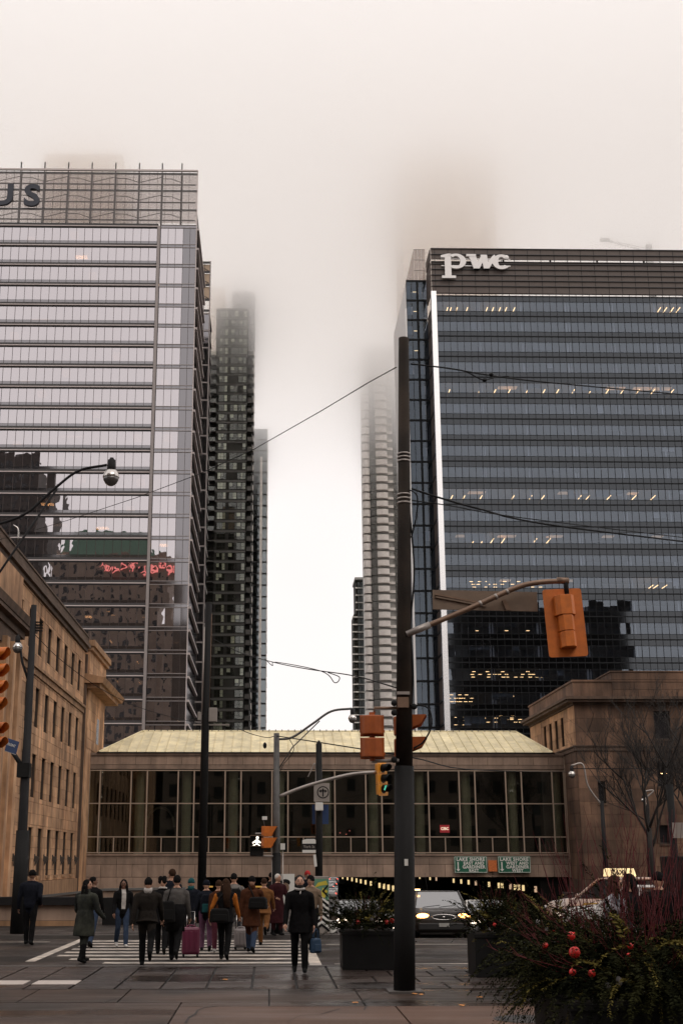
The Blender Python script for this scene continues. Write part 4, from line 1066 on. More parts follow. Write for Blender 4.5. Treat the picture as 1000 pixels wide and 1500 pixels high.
# ---- main wooden pole, its arm, boxes and bands
mp_ = thing('utility_pole', 'thick dark wooden pole on the near pavement carrying signals and wires', 'pole', (2.25, 22.4, 0))
top = Vector((.26, 0, 11.75))
tubeobj('shaft', 'pole_wood', [(0,0,-.03),(.03,0,1.2),(.08,0,3.68)], [.178,.172,.166], mp_, 18)
tubeobj('shaft', 'pole_wood', [(.08,0,3.68),(.15,0,6.5),top], [.150,.128,.098], mp_, 18)
tubeobj('painted_base', 'pole_black', [(0,0,0),(.03,0,1.2),(.081,0,3.70)], [.183,.177,.171], mp_, 18)
b = MB(); b.box(-.28, .30, -.3, .3, 0, .035); b.obj('foot_plate', 'kerb_stone', mp_)
for (z, m_) in ((9.35,'galv'),(9.42,'galv'),(9.28,'galv'),(8.63,'galv'),(8.47,'galv'),(8.55,'galv')):
    xx = .26*(z/11.75); tubeobj('pole_band', m_, [(xx,0,z-.015),(xx,0,z+.015)], .128 if z < 9 else .122, mp_, 16)
b = MB(); b.box(-.03, .17, -.19, -.12, 4.70, 4.88); b.obj('tag_plate', 'rust_arm', mp_); b = MB(); b.box(-.03, .19, -.18, -.12, 4.93, 4.98); b.obj('tag_plate', 'galv', mp_)
b = MB(); b.box(.03, .09, -.195, -.185, 2.03, 2.14); b.obj('tag_plate', 'sign_white', mp_)
tubeobj('conduit', 'wire', spline([(.28,-.02,8.4),(.34,-.05,7.2),(.25,-.05,6.2),(.27,-.04,5.3),(.22,-.03,4.6)]), .018, mp_, 5)
tubeobj('drip_loop', 'wire', spline([(.20,-.05,8.75),(.42,-.08,8.6),(.40,-.08,8.2),(.30,-.05,7.8)]), .014, mp_, 5)
tubeobj('drip_loop', 'wire', spline([(.2,-.1,4.75),(.5,-.15,4.7),(.56,-.15,4.4),(.42,-.12,4.12),(.24,-.1,4.0)]), .016, mp_, 5)
def rel(px, py, Y): return at(px, py, Y) - Vector((2.25, 22.4, 0))
a0, a1, a2, a3, a4 = [rel(*p, 22.3) for p in ((603,926),(690,890),(755,861),(790,853),(828,851))]
tubeobj('mast_arm', 'rust_arm', spline([a0,a1,a2,a3,a4]), .048, mp_, 10)
tubeobj('arm_socket', 'galv', [a0-Vector((.1,0,.04)), a0.lerp(a1,.3)], .062, mp_, 10)
tubeobj('arm_socket', 'rust_arm', [a4-Vector((.16,0,-.01)), a4+Vector((.05,0,0))], .06, mp_, 10)
for t_ in (.2,.55,.8): q = a1.lerp(a2, t_); tubeobj('arm_clamp', 'galv', [q-Vector((.02,0,.008)), q+Vector((.02,0,.008))], .055, mp_, 10)
tubeobj('hanger', 'pole_black', [a4, a4-Vector((0,0,.12)), a4-Vector((-.01,0,.28))], [.05,.045,.04], mp_, 8)
b1, b2_ = rel(548,1037,22.3), rel(584,1037,22.3); tubeobj('bracket', 'rust_arm', [b1-Vector((0,0,.1)), b1, b2_], .026, mp_, 8)
b1, b2_ = rel(545,1115,22.3), rel(584,1114,22.3); tubeobj('bracket', 'galv', [b1+Vector((0,0,.08)), b1, b2_], .03, mp_, 8)
for (px, py) in ((577,1030),(577,1044),(577,1113),(606,1035)): q = rel(px,py,22.25); b = MB(); b.ball(q, .055, 8, 6); b.obj('bracket_knuckle', 'pole_black', mp_)

# back of a street name sign on the arm
sgn = thing('street_sign', 'blank brown back of street name sign hung on the mast arm', 'street sign', at(710, 880, 22.55), rot=(0, R(0.6), R(2)))
b = MB(); b.box(-.96, .96, -.012, .012, -.18, .18); b.obj('plate', 'sign_back', sgn)
b = MB(); b.prism([(-.92,.08),(-.9,.105),(.02,-.05),(.0,-.085)], 'y', -.05, -.014); b.obj('stiffener', 'rust_arm', sgn); b = MB(); b.prism([(-.92,.035),(-.9,.06),(.02,-.09),(.0,-.12)], 'y', -.045, -.015); b.obj('stiffener', 'sign_back', sgn)
b = MB(); b.prism([(.30,.0),(.36,.02),(.46,-.17),(.37,-.18)], 'y', -.06, -.014); b.obj('bracket', 'rust_arm', sgn)

# ---- signal heads
def visor_mesh(r, ln, m):
    v = []; f = []; n = 12
    for j, (y, rr) in enumerate(((0, r), (-ln, r*1.0))):
        for i in range(n+1):
            a = R(-35) + R(250)*i/n
            cut = 0 if j == 0 else ln*.55*max(0, -math.sin(a)+.25)
            v.append((rr*math.cos(a), y+cut, rr*math.sin(a)))
    for i in range(n): f.append((i, i+1, n+2+i, n+1+i))
    me = MB(); me.sm = True; me.add(v, f); return me.mesh('visor', m, fix=False)
def signal(label, loc, rot, secs, m, plate=None, lit=None, vis='signal_black', name='traffic_signal', depth=.2, visor=True, group=None):
    t = thing(name, label, 'traffic light', loc, rot=rot, group=group)
    H = sum(h for h, w in secs); z = H/2
    if plate:
        w_, h_ = plate; r_ = .05
        pts = []
        for cx, cz, a0_ in ((w_/2-r_, h_/2-r_, 0), (-w_/2+r_, h_/2-r_, 90), (-w_/2+r_, -h_/2+r_, 180), (w_/2-r_, -h_/2+r_, 270)):
            for k in range(5): a = R(a0_+k*22.5); pts.append((cx+r_*math.cos(a), cz+r_*math.sin(a)))
        b_ = MB(); b_.prism(pts, 'y', -.008, .008); b_.obj('backplate', m, t)
    for i, (h, w) in enumerate(secs):
        zc_ = z-h/2; b_ = MB()
        b_.prism([(-w/2,-.02),(w/2,-.02),(w/2,depth*.55),(w*.28,depth),(-w*.28,depth),(-w/2,depth*.55)], 'z', zc_-h/2+.006, zc_+h/2-.006)
        b_.box(-w/2-.015, w/2+.015, -.03, .02, zc_-h/2+.012, zc_+h/2-.012)
        for sx in (-1, 1): b_.box(sx*w/2-.02, sx*w/2+.02, .0, .04, zc_-h/2+.02, zc_-h/2+.06); b_.box(sx*w/2-.02, sx*w/2+.02, .0, .04, zc_+h/2-.06, zc_+h/2-.02)
        hs = b_.obj('housing', m, t, bevel=.006)
        r_ = min(h, w)*.42
        b_ = MB(); b_.lathe([(r_*.2,-.055),(r_*.75,-.045),(r_,-.031)], (0, 0, zc_), 16, 'y'); b_.obj('lens', lit[1] if lit and lit[0] == i else 'lens_dark', t)
        if visor:
            vm = put('visor', visor_mesh(r_+.012, .26, vis), t, (0, -.03, zc_)); so = vm.modifiers.new('gauge', 'SOLIDIFY'); so.thickness = .006
        z -= h
    return t
# big head seen from behind on the arm
signal('large amber signal head with wide backplate hanging from the mast arm, seen from behind', at(827, 912, 22.3), (R(1.5), R(2.6), R(180)), [(.37,.35),(.29,.27),(.29,.27)], 'signal_amber', plate=(.70,1.24), depth=.24)
# two-section pedestrian heads either side of the pole, seen from behind
def ped_back(label, loc, rz, m):
    t = thing('pedestrian_signal', label, 'pedestrian signal', loc, rz)
    for zc_ in (.195, -.195):
        b_ = MB(); b_.sm = False
        b_.prism([(-.195,-.1),(.195,-.1),(.195,.05),(.15,.14),(.05,.185),(-.05,.185),(-.15,.14),(-.195,.05)], 'z', zc_-.165, zc_+.165)
        b_.obj('housing', m, t, bevel=.02)
        b_ = MB(); b_.box(-.21, .21, -.11, -.08, zc_-.185, zc_+.185); b_.obj('door', m, t)
        b_ = MB(); b_.box(-.17, .17, -.118, -.109, zc_-.15, zc_+.15); b_.obj('lens', 'lens_dark', t)
        b_ = MB()
        b_.prism([(-.12,zc_+.185),(-.40,zc_+.185),(-.30,zc_+.02),(-.12,zc_-.05)], 'x', .2, .21); b_.prism([(-.12,zc_+.185),(-.40,zc_+.185),(-.30,zc_+.02),(-.12,zc_-.05)], 'x', -.21, -.2); b_.box(-.2, .2, -.40, -.12, zc_+.176, zc_+.186)
        b_.obj('hood', m, t)
        for sx in (-.2, .2): b_ = MB(); b_.box(sx-.02, sx+.02, -.06, -.02, zc_-.12, zc_-.08); b_.obj('latch', m, t)
    b_ = MB(); b_.tube([(0,0,-.42),(0,0,.42)], .05, 10); b_.obj('stem', 'signal_deep', t)
    return t
ped_back('deep amber two section pedestrian signal left of the wooden pole, seen from behind', at(545, 1079, 22.3), R(176), 'signal_deep')
ped_back('orange pedestrian signal half hidden behind the wooden pole', at(592, 1080, 22.75), R(82), 'signal_deep')
# heads at the left edge, turned to the cross street
signal('amber four section signal cut by the left picture edge', at(-13, 996, 22.0), (0, 0, R(78)), [(.29,.30)]*4, 'signal_amber', vis='signal_amber', plate=None)
signal('amber lower signal beneath the four section signal at left edge', at(-12, 1079, 22.4), (0, 0, R(66)), [(.25,.30)]*2, 'signal_deep', vis='signal_amber')
# far signal on the long arm with a green arrow
gp = thing('signal_pole', 'slim grey steel signal pole with long curved arm in front of the bridge', 'pole', (.21, 39.3, 0))
def relg(px, py): return at(px, py, 39.3) - Vector((.21, 39.3, 0))
tubeobj('shaft', 'pole_steel', [(0,0,.05),(-.02,0,5.9)], [.115,.085], gp, 12)
tubeobj('base_sleeve', 'pole_black', [(0,0,.05),(-.005,0,2.35)], [.15,.13], gp, 12)
tubeobj('mast_arm', 'galv', spline([relg(408,1167),relg(450,1151),relg(510,1135),relg(552,1131)]), .05, gp, 8)
for px in (398.5, 414): q0, q1 = relg(px, 1368), relg(px, 1238 if px < 400 else 1245); tubeobj('conduit', 'galv', [q0, q1], .02, gp, 6)
b = MB(); q = relg(414, 1240); b.box(q.x-.07, q.x+.07, -.08, .08, q.z-.09, q.z+.09); b.obj('junction_box', 'sign_white', gp)
tubeobj('lamp_arm', 'pole_steel', spline([relg(406,1083),relg(428,1080),relg(458,1060),relg(485,1042),relg(515,1038)]), .035, gp, 8)
tubeobj('lamp_brace', 'pole_steel', [relg(406,1130), relg(428,1095), relg(468,1056)], .018, gp, 6)
tubeobj('drip_loop', 'wire', spline([relg(424,1083), relg(430,1095), relg(427,1105), relg(415,1120), relg(409,1133)]), .012, gp, 5)
signal('yellow three section signal with lit green arrow at the end of the long arm', at(560, 1141, 39.3), (0, R(-3), R(48)), [(.31,.30)]*3, 'signal_yellow', plate=(.46,1.0), lit=(2, 'lens_dark'))
ga = thing('arrow_lamp', 'lit green arrow lens in the yellow far signal', 'lamp', at(563.5, 1154, 39.05), R(48))
b = MB(); b.prism([(-.06,-.06),(-.02,-.08),(.035,.01),(.06,-.02),(.075,.08),(-.02,.06),(.0,.03)], 'y', -.02, .0); b.obj('arrow', 'green_lit', ga)
# walking-man signal and small amber heads on the grey pole
wk = thing('pedestrian_signal', 'black pedestrian signal showing a lit white walking figure', 'pedestrian signal', at(376, 1238, 39.2))
b = MB(); b.box(-.2, .2, -.08, .12, -.31, .28); b.obj('housing', 'signal_black', wk, bevel=.015)
b = MB(); b.box(-.2, .2, -.26, -.08, .27, .29); b.box(-.2, .2, -.2, -.08, -.035, -.02); b.obj('hood', 'rust_arm', wk)
b = MB(); b.lathe([(.001,-.1),(.045,-.1),(.045,-.085),(.001,-.085)], (.02,0,.215), 10, 'y')
for pts in ([(-.03,.16),(.05,.16),(.04,.02),(-.03,.02)], [(-.03,.03),(.02,.03),(-.08,-.02+-.0),(-.13,-.0)], [(.0,.03),(.05,.03),(.12,-.02),(.07,-.02)], [(-.03,.15),(-.02,.1),(-.12,.04),(-.13,.08)], [(.05,.15),(.04,.1),(.1,.05),(.13,.08)]): b.prism(pts, 'y', -.1-.002*len(b.f)/9, -.083)
b.obj('walking_figure', 'walk_lit', wk)
tubeobj('mounting_bar', 'galv', [at(376,1254,39.2)-at(376,1238,39.2), at(400,1254,39.2)-at(376,1238,39.2)], .025, wk, 6)
tubeobj('mounting_bar', 'galv', [at(374,1221,39.2)-at(376,1238,39.2), at(398,1221,39.2)-at(376,1238,39.2)], .025, wk, 6)
am = thing('pedestrian_signal', 'small amber pedestrian signal facing the side road, under a little camera', 'pedestrian signal', at(390, 1226, 39.15), R(85))
for z in (.16, -.17):
    b = MB(); b.prism([(-.15,-.08),(.15,-.08),(.15,.06),(.08,.14),(-.08,.14),(-.15,.06)], 'z', z-.15, z+.15); b.obj('housing', 'signal_amber', am, bevel=.01)
    b = MB(); b.box(-.13, .13, -.085, -.075, z-.13, z+.13); b.obj('lens', 'lens_dark', am)
    b = MB()
    for sx in (-.15, .14): b.prism([(-.08,z+.15),(-.34,z+.15),(-.16,z-.14),(-.08,z-.14)], 'x', sx, sx+.01)
    b.box(-.15, .15, -.34, -.08, z+.14, z+.15); b.obj('hood', 'signal_amber', am)
tubeobj('camera_stalk', 'pole_steel', [(0,.05,.3),(0,.08,.5)], .015, am, 6); b = MB(); b.box(-.07, .07, -.02, .12, .5, .6); b.obj('camera_head', 'sign_white', am)
# street light heads
def lamp_head(parent, loc, s=1.0, rz=0):
    b_ = MB(); b_.sm = True; b_.lathe([(.05,.50),(.06,.46),(.10,.44),(.105,.22),(.10,.18)], (0,0,0), 14); put('socket', b_.mesh('socket', 'pole_dark'), parent, loc, scale=(s,s,s))
    b_ = MB(); b_.sm = True; b_.lathe([(.09,.19),(.15,.14),(.20,.04),(.215,-.02),(.20,-.04)], (0,0,0), 18); put('reflector', b_.mesh('reflector', 'lamp_chrome'), parent, loc, scale=(s,s,s))
    b_ = MB(); b_.sm = True; b_.lathe([(.205,-.03),(.19,-.10),(.14,-.19),(.07,-.24),(.01,-.25)], (0,0,0), 18); put('lens_bowl', b_.mesh('lens_bowl', 'lamp_glass'), parent, loc, scale=(s,s,s))
lamp_head(gp, relg(516, 1052), .62)
# tall lamp at the upper left: the post stands outside the picture
ll = thing('street_lamp', 'street lamp with bright bowl on a long curved arm at upper left', 'street lamp', (-7.6, 31, 0))
def rell(px, py): return at(px, py, 31) - Vector((-7.6, 31, 0))
lamp_head(ll, rell(163, 698), 1.0)
tubeobj('shaft', 'pole_dark', [(0,0,0),(0,0,10.6)], [.14,.10], ll, 12)
tubeobj('lamp_arm', 'pole_dark', spline([Vector((0,0,10.2)), rell(0,767), rell(40,751), rell(80,716), rell(115,690), rell(157,681)]), .036, ll, 8)
tubeobj('lamp_brace', 'pole_dark', [Vector((.0,0,7.9)), rell(0,838), rell(84,716)], .03, ll, 6)
tubeobj('arm_ornament', 'lamp_chrome', spline([rell(20,769), rell(27,775), rell(27,790)]), .02, ll, 5)
# lamp post left of the crossing
lp = thing('street_lamp', 'dark lamp post at left holding a chrome bowl lamp and blue sign bracket', 'street lamp', (-7.42, 39.4, 0))
def rlp(px, py): return at(px, py, 39.4) - Vector((-7.42, 39.4, 0))
tubeobj('shaft', 'pole_dark', [(0,0,0),(-.02,0,2.6),(-.05,0,9.9)], [.20,.15,.09], lp, 12)
tubeobj('base_sleeve', 'pole_black', [(0,0,0),(-.01,0,3.0)], [.23,.20], lp, 12)
lamp_head(lp, rlp(26, 948), .78)
tubeobj('lamp_arm', 'pole_dark', [rlp(43,1000), rlp(33,970), rlp(29,940)], .04, lp, 8)
b = MB(); q = rlp(36, 1128); b.box(q.x-.19, q.x+.19, -.2, .15, q.z-.22, q.z+.2); b.obj('clamp_box', 'pole_black', lp)
tubeobj('sign_arm', 'pole_black', [q, rlp(18,1100)], .07, lp, 6)
b = MB(); q = rlp(50, 920)
for k in range(4): b.box(q.x-.1+k*.02, q.x+.28, -.05, .05, q.z-.1+k*.09, q.z-.07+k*.09)
b.obj('banner_bracket', 'pole_black', lp)
bsg = thing('street_sign', 'small blue street sign on bracket beside the left lamp post', 'street sign', at(18, 1093, 39.0), R(-32))
b = MB(); b.box(-.24, .24, -.012, .012, -.19, .19); b.obj('plate', 'sign_blue', bsg, rot=(0, R(16), 0))
b = MB(); b.box(-.24, .24, -.016, .016, -.21, -.195); b.obj('edge_strip', 'galv', bsg, rot=(0, R(16), 0))
put('lettering', text_mesh('FRONT', .11, 'sign_white', .002, .002), bsg, (-.01, -.02, .03), (R(90), R(16), 0))
# lamp posts by the right station wing
for lab, Y, pole, head, knee, sc_ in (('street lamp with chrome bowl before the brown stone wing', 84, 886, (837,1134), (881,1180), 1.1), ('thin curved street lamp among bare branches by the brown wing', 87, 949, (941,1172), (948,1185), .6)):
    xb = at(pole, 1263, Y).x
    t = thing('street_lamp', lab, 'street lamp', (xb, Y, .05))
    rr = lambda p: at(p[0], p[1], Y) - Vector((xb, Y, .05))
    k_ = rr(knee); h_ = rr(head)
    tubeobj('shaft', 'pole_dark', [(0,0,0),(k_.x,0,k_.z+.3)], [.18,.12], t, 10)
    tubeobj('lamp_arm', 'galv', spline([k_, k_.lerp(h_,.45)+Vector((0,0,.35)), Vector((h_.x+.75,0,h_.z+.62)), Vector((h_.x,0,h_.z+.55))]), .06, t, 8)
    lamp_head(t, h_, sc_)
# black pole with a box, further back at left centre
bp_ = thing('utility_pole', 'tall black pole rising past the apartment tower with a pale box', 'pole', (-2.37, 46, 0))
tubeobj('shaft', 'pole_black', [(0,0,0),(.03,0,7.0),(.07,0,11.3)], [.155,.14,.12], bp_, 12)
tubeobj('rust_strip', 'rust_arm', [(.17,-.03,7.4),(.19,-.03,10.9)], .012, bp_, 5)
tubeobj('conduit', 'galv', [(-.09,-.12,7.2),(-.06,-.12,10.4)], .022, bp_, 6)
b = MB(); b.box(.15, .45, -.12, .12, 6.95, 7.45); b.box(-.25, -.13, -.1, .1, 7.0, 7.3); b.obj('cable_box', 'sign_grey', bp_, bevel=.015)
b = MB(); b.box(-.4, .9, -.05, .05, 6.82, 6.87); b.obj('crossarm', 'sign_grey', bp_)
# sign pole by the bridge
sp = thing('sign_pole', 'dark post carrying a turn prohibition sign, pale box and blue banner', 'pole', (1.6, 43, 0))
def rsp(px, py): return at(px, py, 43) - Vector((1.6, 43, 0))
tubeobj('shaft', 'pole_black', [(0,0,0),(.03,0,5.9)], [.13,.10], sp, 12); b = MB(); b.lathe([(.1,0),(.02,.12)], (.03,0,5.9), 10); b.obj('cap', 'pole_black', sp)
tubeobj('conduit', 'galv', [rsp(463,1275), rsp(463,1130)], .025, sp, 6); tubeobj('camera_stalk', 'galv', spline([rsp(463,1135), rsp(461,1118), rsp(455,1130), rsp(451,1138)]), .02, sp, 5)
c = rsp(470, 1161); b = MB(); b.box(c.x-.24, c.x+.28, -.17, -.14, c.z-.3, c.z+.3); b.obj('sign_plate', 'sign_grey', sp)
b = MB(); b.lathe([(.2,-.176),(.2,-.171)], (c.x+.06, 0, c.z), 22, 'y'); b.obj('ring', 'signal_black', sp); b = MB(); b.lathe([(.165,-.18),(.165,-.1755)], (c.x+.06,0,c.z), 22, 'y'); b.obj('ring_field', 'sign_grey', sp)
b = MB(); cx_ = c.x+.06; b.box(cx_-.022, cx_+.022, -.186, -.181, c.z-.14, c.z+.06); b.prism([(cx_-.05,c.z+.05),(cx_+.05,c.z+.05),(cx_,c.z+.14)], 'y', -.187, -.1805)
b.prism([(cx_-.14,c.z+.04),(cx_-.06,c.z+.10),(cx_-.06,c.z-.02)], 'y', -.187, -.1806); b.prism([(cx_+.14,c.z+.04),(cx_+.06,c.z+.10),(cx_+.06,c.z-.02)], 'y', -.187, -.1807); b.box(cx_-.07, cx_+.07, -.1855, -.181, c.z+.022, c.z+.058); b.obj('arrow_symbol', 'signal_black', sp)
c = rsp(467, 1182); b = MB(); b.box(c.x-.13, c.x+.13, -.3, -.13, c.z-.13, c.z+.13); b.obj('control_box', 'sign_white', sp, bevel=.02)
c = rsp(469, 1192); b = MB(); b.box(c.x-.26, c.x+.28, .12, .15, c.z-.33, c.z+.3); b.obj('blue_banner', 'sign_blue', sp)
c = rsp(471, 1261); b = MB(); b.box(c.x-.04, c.x+.05, -.16, -.13, c.z-.18, c.z+.2); b.obj('sticker', 'sign_white', sp, rot=(0, R(-6), 0))
ss = thing('street_sign', 'white and dark street name plate on the dark sign post', 'street sign', at(453.5, 1239, 42.9))
b = MB(); b.box(-.24, .2, -.02, .02, .07, .18); b.prism([(-.24,.18),(.2,.18),(.16,.22),(-.1,.22)], 'y', -.02, .02); b.box(-.24, .2, -.02, .02, -.22, -.13); b.obj('plate', 'sign_white', ss)
b = MB(); b.box(-.24, .2, -.018, .018, -.128, .068); b.obj('name_panel', 'pole_dark', ss); put('lettering', text_mesh('York St', .12, 'sign_grey', .002, .002), ss, (-.02, -.022, -.03), (R(90), 0, 0))
# dark post at the right edge
de = thing('sign_pole', 'black post at right picture edge with small white notice', 'pole', (8.05, 26.0, 0))
tubeobj('shaft', 'pole_black', [(0,0,0),(.02,0,3.6)], .075, de, 10); b = MB(); b.box(-.02, .26, -.1, -.08, 2.55, 2.85); b.obj('notice', 'sign_grey', de); b = MB(); b.box(-.2, .3, -.06, .3, 0, 2.2); b.obj('cabinet', 'pole_black', de, bevel=.02)
# painted utility cabinet
ub = thing('utility_cabinet', 'slim street cabinet painted with green, yellow and black zigzags', 'cabinet', (1.53, 39.4, .05))
b = MB(); b.box(-.21, .23, -.2, .2, 0, 1.62); b.obj('body', 'sign_grey', ub, bevel=.01)
mat('paint_green', (.12,.26,.17), rough=.5, var=.3); mat('paint_yellow', (.55,.44,.05), rough=.5, var=.2)
b = MB(); b.box(-.2, .22, -.208, -.201, .85, 1.55); b.obj('green_field', 'paint_green', ub)
for k, pts in enumerate(([(-.05,1.05),(.1,1.0),(.2,1.2),(.05,1.3)], [(-.2,1.3),(.0,1.36),(.2,1.38),(.15,1.5),(-.1,1.44)], [(-.2,.9),(.0,.95),(-.05,1.05),(-.2,1.02)])):
    b = MB(); b.prism(pts, 'y', -.213-.001*k, -.2085); b.obj('yellow_patch', 'paint_yellow', ub)
for k in range(5):
    z = .05+k*.17
    for sx, mm in ((0, 'signal_black'), (.085, 'sign_white')):
        b = MB(); b.prism([(-.2,z+sx),(.01,z+.16+sx),(.22,z+sx),(.22,z+.08+sx),(.01,z+.24+sx),(-.2,z+.08+sx)], 'y', -.212-.0015*k-(.0007 if sx else 0), -.2005); b.obj('zigzag', mm, ub)
b = MB(); b.prism([(.02,1.2),(.2,1.4),(.2,1.33),(.09,1.2),(.2,1.08),(.2,1.02)], 'y', -.222, -.214); b.obj('zigzag', 'signal_black', ub)
b = MB(); b.lathe([(.10,0),(.13,.3),(.145,.31),(.145,.34),(.12,.34)], (0,0,0), 14); pot = b.obj('flower_pot', 'sign_white', None, (1.86, 39.3, .07), label='empty white plant pot beside the painted cabinet', category='pot')
# advert poster panel behind the crowd
ps = thing('poster_panel', 'small pale poster of a face on a stand behind the crowd', 'poster', at(417, 1305, 40.5))
b = MB(); b.box(-.3, .3, -.02, .02, -.45, .5); b.obj('panel', 'sign_white', ps); b = MB(); b.ball((.02,-.03,.1), (.12,.02,.16), 10, 6); b.obj('printed_face', 'rust_arm', ps); b = MB(); b.ball((.02,-.025,.25), (.15,.015,.1), 10, 6); b.obj('printed_hair', 'signal_black', ps); b = MB(); b.box(-.3, -.26, -.02, .02, -1.25, -.45); b.box(.26, .3, -.02, .02, -1.25, -.45); b.obj('stand', 'pole_black', ps)

# ---- wires
wire('thin wire rising from far left to the top of the wooden pole', [at(-60,806,60), at(40,780,52), at(100,762,47), at(200,729,40), at(290,695,35), at(372,658,31), at(470,602,26.5), at(540,560,24), at(580,538,22.4)], .011)
w_ = spline([at(602,533,22.4), at(660,540,23), at(712,549,24), at(800,560,26), at(1020,580,31)], 8); wire('upper wire running right from the wooden pole past the white lettering', w_, .016)
wire('short looped jumper wire beneath the upper right wire', spline([at(640,537,22.8), at(680,544,23.4), at(706,556,23.7), at(725,553,24), at(745,551,24.2)]), .012)
for px, py, lab in ((709,557,'dark splice fitting on the looped jumper wire'), (719,549,'dark splice fitting on the upper right wire')):
    b = MB(); b.ball(at(px, py, 23.8), (.05,.04,.04), 8, 5); o = b.obj('wire_splice', 'wire'); o['label'] = lab; o['category'] = 'wire fitting'
wire('thick lower wire sweeping right from the wooden pole to the picture edge', spline([at(603,716,22.4), at(640,728,23), at(700,745,24), at(800,768,26), at(1030,797,31)], 8), .02)
wire('thinner wire running just under the thick lower wire', spline([at(603,733,22.4), at(660,741,23), at(760,758,25), at(1030,791,31)], 8), .011)
wire('wire from the black pole to the wooden pole above the bridge roof', spline([at(313,936,45.9), at(350,955,42), at(400,970,37), at(450,980,32), at(518,990,27), at(582,1008,22.5)]), .013)
wire('loose cable loop hanging from the wire above the bridge roof', spline([at(388,965,38), at(399,975,37.8), at(404,970,37.5), at(470,983,31), at(490,1000,30.5), at(497,992,30.3), at(480,985,30.2)]), .012)
wire('span wire from the grey signal pole toward the brown wing lamp', spline([at(405,1078,39.3), at(470,1088,35), at(600,1109,29.5), at(700,1128,45), at(836,1131,83)]), .016)
wire('level wire in front of the brown stone wing', [at(838,1126,83.6), at(1030,1126,84)], .03)
wire('thin wire from the left lamp post toward the pale glass tower foot', spline([at(52,930,39.4), at(90,967,42), at(150,1010,46), at(215,1040,52), at(300,1062,60)]), .012)
wire('short wire from black pole to the grey signal pole', spline([at(320,1050,45.8), at(355,1070,43), at(388,1080,40.5), at(404,1078,39.3)]), .012)
for px, py, lab in ((388,1092,'small dark fitting hanging from short wire by grey pole'),):
    b = MB(); b.ball(at(px, py, 40.3), (.06,.05,.1), 8, 6); o = b.obj('wire_fitting', 'wire'); o['label'] = lab; o['category'] = 'wire fitting'

# ------------------------------------------------------------------ planters with winter greenery
def leaf_spray(b_, p, d, ln, rng, leaf=.05, m0=0):
    """a drooping twig set with narrow leaflets"""
    d = d.normalized(); side = d.cross(Vector((0,0,1)))
    if side.length < .1: side = Vector((1,0,0))
    side.normalize(); q = p.copy(); n = max(4, int(ln/(leaf*.42)))
    for i in range(n):
        d = (d + Vector((rng.uniform(-.1,.1), rng.uniform(-.1,.1), -.04))).normalized()
        q = q + d*(ln/n)
        for s_ in (-1, 1):
            w = (side*s_*rng.uniform(.6,1) + d*rng.uniform(.4,.9) + Vector((0,0,rng.uniform(-.35,.45)))).normalized()
            l = leaf*rng.uniform(.7,1.4)*(1-.45*i/n); t_ = w.cross(Vector((rng.uniform(-1,1), rng.uniform(-1,1), rng.uniform(-1,1)))).normalized()*l*.17
            b_.m = m0; b_.add([q, q+w*l*.5+t_, q+w*l, q+w*l*.5-t_], [(0,1,2,3)])
